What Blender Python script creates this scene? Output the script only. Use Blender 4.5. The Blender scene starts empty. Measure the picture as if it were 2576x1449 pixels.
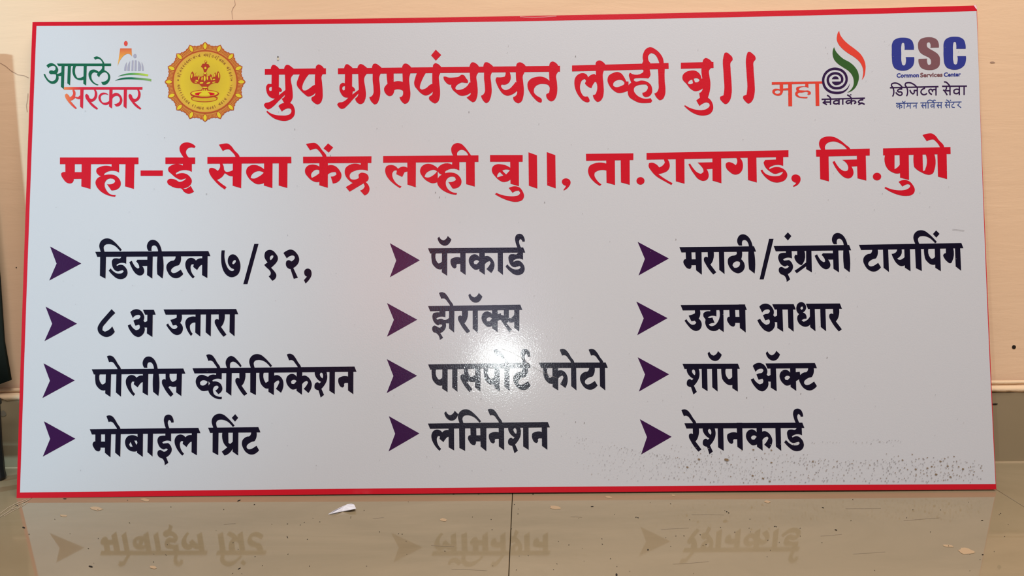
import bpy, math, random
import numpy as np
from mathutils import Vector, Matrix
from mathutils.geometry import delaunay_2d_cdt

S = bpy.context.scene
COL = S.collection
W, H = 2576, 1449

# ------------------------------------------------------------------ camera
CP = Vector((0.02082, -1.02107, 0.36743))
YAW, PITCH, ROLL, FPX = -0.01994, 0.11895, -0.01257, 1913.839
cf = Vector((math.sin(YAW)*math.cos(PITCH), math.cos(YAW)*math.cos(PITCH), -math.sin(PITCH)))
r0 = Vector((math.cos(YAW), -math.sin(YAW), 0)); u0 = r0.cross(cf)
CR = math.cos(ROLL)*r0 + math.sin(ROLL)*u0
CU = -math.sin(ROLL)*r0 + math.cos(ROLL)*u0
cam = bpy.data.cameras.new('camera'); cam.sensor_width = 36; cam.lens = 36*FPX/W
cam.clip_start = 0.01
co = bpy.data.objects.new('camera', cam); COL.objects.link(co)
co.matrix_world = Matrix(((CR.x, CU.x, -cf.x, CP.x), (CR.y, CU.y, -cf.y, CP.y), (CR.z, CU.z, -cf.z, CP.z), (0, 0, 0, 1)))
S.camera = co

# ------------------------------------------------------------------ world, lights, exposure
S.view_settings.view_transform = 'Standard'; S.view_settings.look = 'None'
S.view_settings.gamma = 1; S.view_settings.use_curve_mapping = False
S.view_settings.exposure = 0.06
w = bpy.data.worlds.new('world'); S.world = w; w.use_nodes = True
w.node_tree.nodes['Background'].inputs[0].default_value = (0.86, 0.78, 0.74, 1)
w.node_tree.nodes['Background'].inputs[1].default_value = 0.05

def aim(o, target):
    o.rotation_euler = (Vector(target) - o.location).to_track_quat('-Z', 'Y').to_euler()
def light(name, kind, loc, target, energy, color, **kw):
    l = bpy.data.lights.new(name, kind); l.energy = energy; l.color = color
    for k, v in kw.items(): setattr(l, k, v)
    o = bpy.data.objects.new(name, l); COL.objects.link(o); o.location = loc
    aim(o, target); return o
# cool daylight from a doorway on the left of the room, reaching only the left of the board
light('doorway_daylight', 'SPOT', (-3.2, -1.6, 1.0), (-1.40, 0.0, 0.40), 340, (0.50, 0.82, 1.0),
      spot_size=math.radians(27.6), spot_blend=0.10, shadow_soft_size=0.09)
# broad overhead area light, added as general fill
light('overhead_fill', 'AREA', (0.5, -1.3, 2.6), (0.4, -0.55, 0.0), 87, (1.0, 0.955, 0.94), shape='RECTANGLE', size=2.2, size_y=1.4)
# two unseen area lights, added to mirror cool and red tints in the board
light('cool_reflection_fill', 'AREA', (-0.17, -2.9, 0.90), (-0.1, 0.0, 0.3), 1.5, (0.72, 0.70, 1.0), shape='RECTANGLE', size=0.52, size_y=0.56)
light('red_reflection_fill', 'AREA', (-0.66, -2.9, 1.18), (-0.1, 0.0, 0.3), 2.0, (1.0, 0.20, 0.15), shape='RECTANGLE', size=0.46, size_y=1.0)
# the phone's own lamp beside its lens
light('phone_lamp', 'AREA', (-0.030, -1.015, 0.298), (0.0, 0.0, 0.2), 1.1, (0.93, 1.0, 1.0), shape='DISK', size=0.014)

# ------------------------------------------------------------------ helpers
def ray(px, py):
    return (cf*FPX + CR*(px-W/2) - CU*(py-H/2)).normalized()
def hit(px, py, P, n):
    d = ray(px, py); return CP + d*((Vector(P)-CP).dot(n)/d.dot(n))
def on_floor(px, py, z=0.0): return hit(px, py, (0, 0, z), Vector((0, 0, 1)))
def on_wall(px, py, y=0.0): return hit(px, py, (0, y, 0), Vector((0, 1, 0)))

PSI, TH = 0.00621, 0.17769
EX = Vector((math.cos(PSI), math.sin(PSI), 0))
EZ = Vector((-math.sin(PSI)*math.sin(TH), math.cos(PSI)*math.sin(TH), math.cos(TH)))
EY = EZ.cross(EX)                       # into the board, away from the viewer
BO = Vector((-0.01112, -0.11123, 0.0026))
def board(px, py):                      # a point of the printed face, in board axes (metres)
    p = hit(px, py, BO, EY) - BO
    return (p.dot(EX), p.dot(EZ))
BM = Matrix(((EX.x, EY.x, EZ.x, BO.x), (EX.y, EY.y, EZ.y, BO.y), (EX.z, EY.z, EZ.z, BO.z), (0, 0, 0, 1)))

def mat(name, base, rough=0.5, spec=0.5, coat=0.0, coat_rough=0.05):
    m = bpy.data.materials.new(name); m.use_nodes = True
    b = m.node_tree.nodes['Principled BSDF']
    b.inputs['Base Color'].default_value = (*base, 1); b.inputs['Roughness'].default_value = rough
    b.inputs['Specular IOR Level'].default_value = spec
    b.inputs['Coat Weight'].default_value = coat; b.inputs['Coat Roughness'].default_value = coat_rough
    return m
def nodes(m): return m.node_tree.nodes, m.node_tree.links, m.node_tree.nodes['Principled BSDF']
def noise(m, scale, detail=4, rough=0.5, dist=0.0, stretch=None):
    N, L, b = nodes(m)
    tc = N.new('ShaderNodeTexCoord'); t = N.new('ShaderNodeTexNoise')
    t.inputs['Scale'].default_value = scale; t.inputs['Detail'].default_value = detail
    t.inputs['Roughness'].default_value = rough; t.inputs['Distortion'].default_value = dist
    if stretch:
        mp = N.new('ShaderNodeMapping'); mp.inputs['Scale'].default_value = stretch
        L.new(tc.outputs['Object'], mp.inputs[0]); L.new(mp.outputs[0], t.inputs['Vector'])
    else: L.new(tc.outputs['Object'], t.inputs['Vector'])
    return t
def ramp(m, src, stops):
    N, L, b = nodes(m)
    r = N.new('ShaderNodeValToRGB'); e = r.color_ramp.elements
    e[0].position, e[0].color = stops[0][0], (*stops[0][1], 1); e[1].position, e[1].color = stops[-1][0], (*stops[-1][1], 1)
    for p, c in stops[1:-1]:
        k = e.new(p); k.color = (*c, 1)
    L.new(src, r.inputs[0]); return r
def bump(m, src, strength, dist=0.001, coat_only=False):
    N, L, b = nodes(m)
    k = N.new('ShaderNodeBump'); k.inputs['Strength'].default_value = strength; k.inputs['Distance'].default_value = dist
    L.new(src, k.inputs['Height'])
    if not coat_only: L.new(k.outputs[0], b.inputs['Normal'])
    L.new(k.outputs[0], b.inputs['Coat Normal'])

def printed(name, c):                   # everything under the laminate film of the board
    m = mat(name, c, 0.28, 0.22, 0.9, 0.08)
    m.node_tree.nodes['Principled BSDF'].inputs['Coat IOR'].default_value = 1.45
    t = noise(m, 480, 3, 0.6); bump(m, t.outputs[0], 0.26, 0.0004)
    return m

def link(name, me, m, parent=None, label=None, kind=None):
    o = bpy.data.objects.new(name, me); COL.objects.link(o)
    if m is not None and not me.materials: me.materials.append(m)
    if parent is not None: o.parent = parent
    if label: o['label'] = label
    if kind: o['kind'] = kind
    return o
def pydata(name, v, f, m, parent=None, label=None, kind=None, smooth=False):
    me = bpy.data.meshes.new(name); me.from_pydata([tuple(x) for x in v], [], f); me.update()
    if smooth:
        for p in me.polygons: p.use_smooth = True
    return link(name, me, m, parent, label, kind)
def box_mesh(name, x0, x1, y0, y1, z0, z1, bev=0.0):
    v, f = [], []
    if bev <= 0:
        v = [(x, y, z) for z in (z0, z1) for x, y in ((x0, y0), (x1, y0), (x1, y1), (x0, y1))]
        f = [(3, 2, 1, 0), (4, 5, 6, 7), (0, 1, 5, 4), (1, 2, 6, 5), (2, 3, 7, 6), (3, 0, 4, 7)]
    me = bpy.data.meshes.new(name)
    if bev > 0:
        import bmesh
        bm = bmesh.new(); bmesh.ops.create_cube(bm, size=1)
        for q in bm.verts:
            q.co = Vector(((x0+x1)/2+q.co.x*(x1-x0), (y0+y1)/2+q.co.y*(y1-y0), (z0+z1)/2+q.co.z*(z1-z0)))
        bmesh.ops.bevel(bm, geom=bm.edges[:], offset=bev, segments=1, affect='EDGES')
        bm.to_mesh(me); bm.free()
    else: me.from_pydata(v, [], f)
    me.update(); return me
def tagtop(o, label, cat, group=None):
    o['label'] = label; o['category'] = cat
    if group: o['group'] = group

# ------------------------------------------------------------------ materials
WHITE = printed('print_white', (0.60, 0.605, 0.625))
RED = printed('print_red', (0.60, 0.0085, 0.022))
INK = printed('print_navy_black', (0.006, 0.004, 0.016))
PURPLE = printed('print_purple', (0.040, 0.0055, 0.055))
GREEN = printed('print_green', (0.010, 0.115, 0.058))
GREEN2 = printed('print_dark_green', (0.035, 0.105, 0.022))
ORANGE = printed('print_orange_red', (0.72, 0.055, 0.032))
GREY = printed('print_grey', (0.38, 0.37, 0.45))
BLUE = printed('print_blue', (0.032, 0.042, 0.25))
MAUVE = printed('print_mauve', (0.20, 0.090, 0.10))
VIOLET = printed('print_violet', (0.030, 0.009, 0.055))
LBLUE = printed('print_mid_blue', (0.045, 0.075, 0.26))
GOLD = printed('print_gold', (0.64, 0.40, 0.030))
YELLOW = printed('print_yellow', (0.72, 0.56, 0.035))
AMBER = printed('print_amber', (0.62, 0.27, 0.055))
RUST = printed('print_rust', (0.45, 0.085, 0.028))
def graded(name, x0, x1, stops, axis=0):
    m = printed(name, (1, 1, 1)); N, L, b = nodes(m)
    tc = N.new('ShaderNodeTexCoord'); sp = N.new('ShaderNodeSeparateXYZ'); mr = N.new('ShaderNodeMapRange')
    L.new(tc.outputs['Object'], sp.inputs[0]); L.new(sp.outputs[axis], mr.inputs[0])
    mr.inputs[1].default_value = x0; mr.inputs[2].default_value = x1
    r = ramp(m, mr.outputs[0], stops); L.new(r.outputs[0], b.inputs['Base Color']); return m
EDGE = mat('board_edge', (0.55, 0.30, 0.26), 0.6)
DIRT = mat('dried_splash', (0.24, 0.165, 0.10), 0.8, 0.2)
DIRTG = mat('grey_splash', (0.27, 0.25, 0.25), 0.8, 0.2)

WALL = mat('wall_paint', (0.78, 0.52, 0.33), 0.55, 0.3)
_t = noise(WALL, 1.6, 5, 0.55); N_, L_, B_ = nodes(WALL)
_r = ramp(WALL, _t.outputs[0], [(0.3, (0.87, 0.59, 0.365)), (0.7, (0.90, 0.63, 0.405))]); L_.new(_r.outputs[0], B_.inputs['Base Color'])
_t2 = noise(WALL, 9, 6, 0.6, 0.3, (0.5, 1, 3)); bump(WALL, _t2.outputs[0], 0.25, 0.004)
TILE = mat('floor_tile', (0.30, 0.22, 0.135), 0.05, 0.33)
_t = noise(TILE, 3.0, 6, 0.62, 1.2, (0.8, 2.4, 1)); N_, L_, B_ = nodes(TILE)
_r = ramp(TILE, _t.outputs[0], [(0.28, (0.235, 0.182, 0.105)), (0.5, (0.27, 0.208, 0.122)), (0.75, (0.305, 0.236, 0.142))]); L_.new(_r.outputs[0], B_.inputs['Base Color'])
_t3 = noise(TILE, 26, 5, 0.7); _r3 = ramp(TILE, _t3.outputs[0], [(0.35, (0.03, 0.03, 0.03)), (0.75, (0.075, 0.075, 0.075))]); L_.new(_r3.outputs[0], B_.inputs['Roughness'])
SKIRT = mat('skirting_tile', (0.235, 0.175, 0.105), 0.22, 0.5)
_t = noise(SKIRT, 5, 5, 0.6); N_, L_, B_ = nodes(SKIRT)
_r = ramp(SKIRT, _t.outputs[0], [(0.3, (0.29, 0.225, 0.13)), (0.7, (0.33, 0.255, 0.155))]); L_.new(_r.outputs[0], B_.inputs['Base Color'])
GROUT = mat('tile_grout', (0.20, 0.14, 0.085), 0.9, 0.1)
LIGHTGROUT = mat('pale_grout', (0.55, 0.42, 0.26), 0.9, 0.1)
PLASTER = mat('plaster_lip', (0.74, 0.53, 0.33), 0.8, 0.2)
_t = noise(PLASTER, 60, 5, 0.7); bump(PLASTER, _t.outputs[0], 0.6, 0.002)
BLACK = mat('dark_speck', (0.02, 0.014, 0.010), 0.8, 0.2)
SPOT = mat('paint_drip', (0.42, 0.285, 0.16), 0.5, 0.3)
PAPER = mat('paper', (0.72, 0.70, 0.73), 0.7, 0.2)
CLOTH = mat('dark_green_cloth', (0.018, 0.028, 0.024), 0.9, 0.1)
_t = noise(CLOTH, 300, 3, 0.7); bump(CLOTH, _t.outputs[0], 0.4, 0.0008)
PLASTIC = mat('dark_plastic', (0.012, 0.014, 0.016), 0.4, 0.5)
CRACK = mat('paint_crack', (0.42, 0.27, 0.19), 0.9, 0.1)

# ------------------------------------------------------------------ setting
random.seed(5)
def struct(name):
    o = bpy.data.objects.new(name, None); COL.objects.link(o); o['kind'] = 'structure'; return o
floor = link('floor', box_mesh('floor', -2.2, 2.2, -3.0, 0.03, -0.06, -0.012), GROUT, kind='structure')
JX = [-1.82, -1.21, -0.6034, 0.0, 0.600, 1.21, 1.82]
JY = [0.0, -0.605, -1.21, -1.815, -2.42]
for j in range(4):
    for i in range(6):
        me = box_mesh('tile', JX[i]+0.0004, JX[i+1]-0.0004, JY[j+1]+0.0004, JY[j]-0.0004, -0.012, 0.0, 0.0004)
        link('tile', me, TILE, floor)
wall = link('wall_back', box_mesh('wall_back', -2.2, 2.2, 0.0055, 0.12, -0.012, 2.6), WALL, kind='structure')
# skirting: tiles set against the wall, a pale joint at the floor, rough plaster lip on top
ZS = 0.0975
base = link('baseboard_back', box_mesh('baseboard_back', -1.82, 1.82, -0.003, 0.0055, 0.0, ZS-0.002), LIGHTGROUT, kind='structure')
for i in range(6):
    me = box_mesh('tile', JX[i]+0.001, JX[i+1]-0.001, -0.008, -0.002, 0.0012, ZS, 0.0005)
    link('tile', me, SKIRT, base)
link('joint_line', box_mesh('joint_line', -1.82, 1.82, -0.0095, -0.006, 0.0, 0.0014), LIGHTGROUT, base)
def lip(x0, x1, n, zc, hgt, dep, name, parent):
    v, f = [], []; K = 7
    for i in range(n+1):
        x = x0+(x1-x0)*i/n
        jb = random.uniform(-1, 1)*0.0012 + 0.0010*math.sin(x*31) ; jd = random.uniform(0, 1)*0.0012
        for k in range(K):
            a = math.pi*k/(K-1)
            v.append((x, -(dep+jd)*math.sin(a)-0.0001, zc + (hgt/2)*math.cos(a) + (jb if k > K//2 else 0)))
    for i in range(n):
        for k in range(K-1):
            a = i*K+k; f.append((a, a+1, a+K+1, a+K))
    return pydata(name, v, f, PLASTER, parent, smooth=True)
tr = lip(-1.82, 1.82, 500, ZS+0.0035, 0.011, 0.0095, 'trim_1', None); tr['kind'] = 'structure'
tr2 = lip(-1.82, 1.82, 300, ZS+0.012, 0.006, 0.003, 'ridge', tr)

def disc(cx, cy, rx, ry, n=10, jit=0.0, rot=0.0):
    o = []
    for i in range(n):
        a = 2*math.pi*i/n; r = 1+random.uniform(-jit, jit)
        x, y = rx*r*math.cos(a), ry*r*math.sin(a)
        o.append((cx+x*math.cos(rot)-y*math.sin(rot), cy+x*math.sin(rot)+y*math.cos(rot)))
    return o
def wall_patch(name, pts, m, y=0.0051):
    v = [on_wall(px, py, y) for px, py in pts]
    return pydata(name, v, [tuple(range(len(v)))], m, wall)
def ribbon(pts, wdt):
    P = [Vector(p) for p in pts]; v = []
    for i, p in enumerate(P):
        a = P[max(i-1, 0)]; b = P[min(i+1, len(P)-1)]; d = (b-a).normalized(); n = Vector((-d.y, d.x))*wdt/2
        v += [tuple(p+n), tuple(p-n)]
    return v, [(2*i, 2*i+1, 2*i+3, 2*i+2) for i in range(len(P)-1)]
for pts in ([(0, 158), (14, 166), (28, 178), (45, 188), (60, 190), (72, 196)], [(70, 235), (69, 250), (66, 266), (68, 282)],
            [(590, 0), (592, 12), (586, 20), (583, 28), (585, 48)]):
    v, f = ribbon(pts, 1.1)
    pydata('crack', [on_wall(x, y, 0.0051) for x, y in v], f, CRACK, wall)
for cx, cy, rx, ry in ((2551, 873, 5, 5), (2531.5, 968.5, 2.2, 3.2), (41, 673, 1.3, 1.6)):
    wall_patch('nail_hole', disc(cx, cy, rx, ry, 10, 0.12), BLACK)
wall_patch('smudge', disc(2497, 157, 6, 2.0, 10, 0.2), CRACK)
v = [on_wall(px, py, -0.0086) for px, py in disc(2503, 1016.5, 7.5, 1.7, 10, 0.1, -0.04)]
pydata('scratch_mark', v, [tuple(range(len(v)))], BLACK, base)
v = [on_wall(px, py, -0.0086) for px, py in disc(8, 1040, 7, 8, 12, 0.2)]
pydata('paint_smear', v, [tuple(range(len(v)))], mat('smear', (0.20, 0.17, 0.12), 0.6), base)

# floor marks
for cx, cy, rx, ry in ((243, 1279, 15, 5), (365, 1257, 12, 3.5), (160, 1297, 9, 2.5), (1397, 1276.5, 13, 4.5), (1115, 1307.5, 9, 3.5),
                       (385, 1427, 9, 4), (2431, 1386.5, 20, 7.5), (1531, 1250.5, 8, 2.5), (1694, 1246, 4, 2), (1930, 1262, 8, 3), (2386, 1373, 14, 3)):
    v = [on_floor(x, y, 0.0003) for x, y in disc(cx, cy, rx, ry, 14, 0.18, 0.12)]
    pydata('paint_spot', v, [tuple(range(len(v)))], SPOT, floor)
v, f = [], []
sp = [(60, 1327, 4, 2, .3), (42, 1271, 4, 1.6, .3), (228, 1425, 6, 2, .2), (601, 1259, 5, 1.3, -.4), (640, 1269, 2, 1, 0), (723, 1351, 3, 1, 1.2), (2103, 1333, 3.5, 1.4, .3),
      (1551, 1446, 3, 4, 0), (1828, 1287, 2, 1.4, 0), (1833, 1290, 2, 1.2, .6), (1949, 1324, 3, 1, 0), (1490, 1274, 4, 1, 0), (2070, 1277, 3, 1, 0.2), (602, 1430, 5, 1, -.5), (1630, 1383, 2, 2, 0),
      (1341, 1243, 2, 1.2, 0), (163, 1254.5, 5, 1.2, 0), (1141, 1243, 3, 1.2, 0), (1204, 1243, 2, 1, 0), (2471, 1309, 3, 1.2, 0), (2472, 1395, 2.5, 1.6, 0), (1605, 1302, 2, 1, .5), (1600, 1301, 1.5, 1, 0)]
for _ in range(110): sp.append((random.uniform(60, 2560), random.uniform(1255, 1445), random.uniform(0.7, 1.7), random.uniform(0.5, 1.0), random.uniform(-1, 1)))
for cx, cy, rx, ry, ro in sp:
    q = [on_floor(x, y, 0.0003) for x, y in disc(cx, cy, rx, ry, 6, 0.15, ro)]
    f.append(tuple(range(len(v), len(v)+6))); v += q
pydata('dirt_specks', v, f, BLACK, floor, kind='stuff')
v, f = [], []
for _ in range(12):   # fine scratches and mop streaks
    x, y = random.uniform(80, 2450), random.uniform(1262, 1440); L = random.uniform(20, 90); a = random.uniform(-.12, .05)
    rv, rf = ribbon([(x, y), (x+L*.5, y+L*a*.5+random.uniform(-1, 1)), (x+L, y+L*a)], random.uniform(.4, .7))
    f += [tuple(i+len(v) for i in q) for q in rf]; v += [on_floor(p[0], p[1], 0.0002) for p in rv]
pydata('scratches', v, f, mat('floor_scratch', (0.21, 0.155, 0.095), 0.4), floor, kind='stuff')
v, f = [], []
for pts in ([(-6, 1303), (18, 1288), (38, 1272), (62, 1262), (74, 1256)], [(-6, 1296), (20, 1277), (40, 1266), (66, 1256)], [(10, 1298), (34, 1284), (56, 1273), (70, 1263)], [(28, 1280), (44, 1277), (58, 1268)]):
    rv, rf = ribbon(pts, 1.2)
    f += [tuple(i+len(v) for i in q) for q in rf]; v += [on_floor(p[0], p[1], 0.00035) for p in rv]
pydata('cement_smear', v, f, mat('pale_cement', (0.42, 0.31, 0.20), 0.8), floor)

# ------------------------------------------------------------------ lettering engine
CROP = dict(A=(100, 580, 5.8545), B=(540, 580, 8.5867), C=(90, 750, 4.6836), D=(90, 880, 6.44), E=(470, 870, 5.8545), F=(90, 1030, 4.2933),
            G=(960, 580, 6.7789), H=(960, 720, 6.7789), I=(960, 870, 4.2933), J=(960, 1020, 5.8545), K=(1590, 570, 4.6), L=(2130, 560, 8.05),
            M=(1590, 740, 4.6836), N=(1590, 870, 5.152), O=(1590, 1020, 5.152), P=(640, 110, 6.1333), Q=(1040, 110, 6.1333), R=(1420, 110, 5.152),
            S=(140, 340, 6.44), T=(510, 340, 5.8545), U=(950, 340, 5.152), W=(1460, 340, 4.5193), X=(2030, 320, 6.44),
            ZA=(100, 90, 7.2467), ZE=(405, 95, 6.5864), ZM=(1930, 70, 6.9), ZC=(2230, 80, 7.243), PX=(0, 0, 1))
def b2(crop, x, y):
    x0, y0, s = CROP[crop]; return board(x0+x/s, y0+y/s)
def parse(s): return [tuple(float(c) for c in p.split(',')) for p in s.split()]
def smooth(pts, closed=True, corner=50, step=5):
    n = len(pts); P = [np.array(p, float) for p in pts]
    tin, tout = [None]*n, [None]*n
    for i in range(n):
        a, b = P[i-1] if (closed or i > 0) else None, P[(i+1) % n] if (closed or i < n-1) else None
        if a is None: tin[i] = tout[i] = None; continue
        if b is None: continue
        d1, d2 = P[i]-a, b-P[i]; l1, l2 = np.hypot(*d1)+1e-9, np.hypot(*d2)+1e-9
        u1, u2 = d1/l1, d2/l2
        ang = math.degrees(math.acos(max(-1, min(1, float(u1@u2)))))
        if ang < corner:
            t = u1*l2+u2*l1; t /= np.hypot(*t)+1e-9; tin[i] = tout[i] = t
    out = []; m = n if closed else n-1
    for i in range(m):
        a, b = P[i], P[(i+1) % n]; L = np.hypot(*(b-a)); c = (b-a)/(L+1e-9)
        ta = tout[i] if tout[i] is not None else c; tb = tin[(i+1) % n] if tin[(i+1) % n] is not None else c
        if tout[i] is None and tin[(i+1) % n] is not None: ta = 2*(c@tb)*c-tb
        if tin[(i+1) % n] is None and tout[i] is not None: tb = 2*(c@ta)*c-ta
        k = step if (float(ta@c) < 0.9995 or float(tb@c) < 0.9995) else 1
        for j in range(k):
            t = j/k; h00 = 2*t**3-3*t*t+1; h10 = t**3-2*t*t+t; h01 = -2*t**3+3*t*t; h11 = t**3-t*t
            out.append(h00*a+h10*ta*L+h01*b+h11*tb*L)
    if not closed: out.append(P[-1])
    return [tuple(p) for p in out]
def inside(C, poly):
    X, Y = C[:, 0:1], C[:, 1:2]; p = np.array(poly); q = np.roll(p, -1, 0)
    x1, y1, x2, y2 = p[:, 0], p[:, 1], q[:, 0], q[:, 1]
    c = (x2-x1)*(Y-y1)-(X-x1)*(y2-y1)
    up = (y1 <= Y) & (y2 > Y) & (c > 0); dn = (y1 > Y) & (y2 <= Y) & (c < 0)
    return (up.sum(1)-dn.sum(1)) != 0
def fill(shapes):
    """shapes: list of (outer, [holes]) in board mm -> verts, tris of their union"""
    V, Ed = [], []
    for o, hs in shapes:
        for ring in [o]+hs:
            s = len(V); V += [Vector(p) for p in ring]; Ed += [(s+i, s+(i+1) % len(ring)) for i in range(len(ring))]
    r = delaunay_2d_cdt(V, Ed, [], 0, 1e-4)
    vs, fs = r[0], [f for f in r[2] if len(f) == 3]
    A = np.array([[v.x, v.y] for v in vs]); F = np.array(fs)
    C = A[F].mean(1); keep = np.zeros(len(F), bool)
    for o, hs in shapes:
        k = inside(C, o)
        for h in hs: k &= ~inside(C, h)
        keep |= k
    F = F[keep]; used = np.unique(F); idx = -np.ones(len(A), int); idx[used] = np.arange(len(used))
    return A[used], idx[F]
def shape(crop, s, step=5):
    rings = [smooth([tuple(1000*c for c in b2(crop, x, y)) for x, y in parse(r)], step=step) for r in s.split('|')]
    return (rings[0], rings[1:])
def stroke(crop, s, w, w1=None, step=5):
    p = smooth(parse(s), False, 60, step); n = len(p); o1, o2 = [], []
    for i in range(n):
        a, b = np.array(p[max(i-1, 0)]), np.array(p[min(i+1, n-1)]); d = b-a; d /= np.hypot(*d)+1e-9
        t = i/(n-1); ww = (w if w1 is None else w+(w1-w)*t)/2; nn = np.array([-d[1], d[0]])*ww
        o1.append(tuple(np.array(p[i])+nn)); o2.append(tuple(np.array(p[i])-nn))
    ring = o1+o2[::-1]
    return ([tuple(1000*c for c in b2(crop, x, y)) for x, y in ring], [])
def ell(crop, cx, cy, rx, ry, n=24, rot=0.0):
    return ([tuple(1000*c for c in b2(crop, x, y)) for x, y in disc(cx, cy, rx, ry, n, 0, rot)], [])
def emit(name, shapes, m, parent, y=-0.0004, label=None, kind=None):
    A, F = fill(shapes)
    v = [(a[0]/1000, y, a[1]/1000) for a in A]
    fs = []
    for t in F:
        p = [A[i] for i in t]; c = (p[1][0]-p[0][0])*(p[2][1]-p[0][1])-(p[2][0]-p[0][0])*(p[1][1]-p[0][1])
        fs.append(tuple(int(i) for i in (t if c > 0 else t[::-1])))
    return pydata(name, v, fs, m, parent, label, kind)

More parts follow.
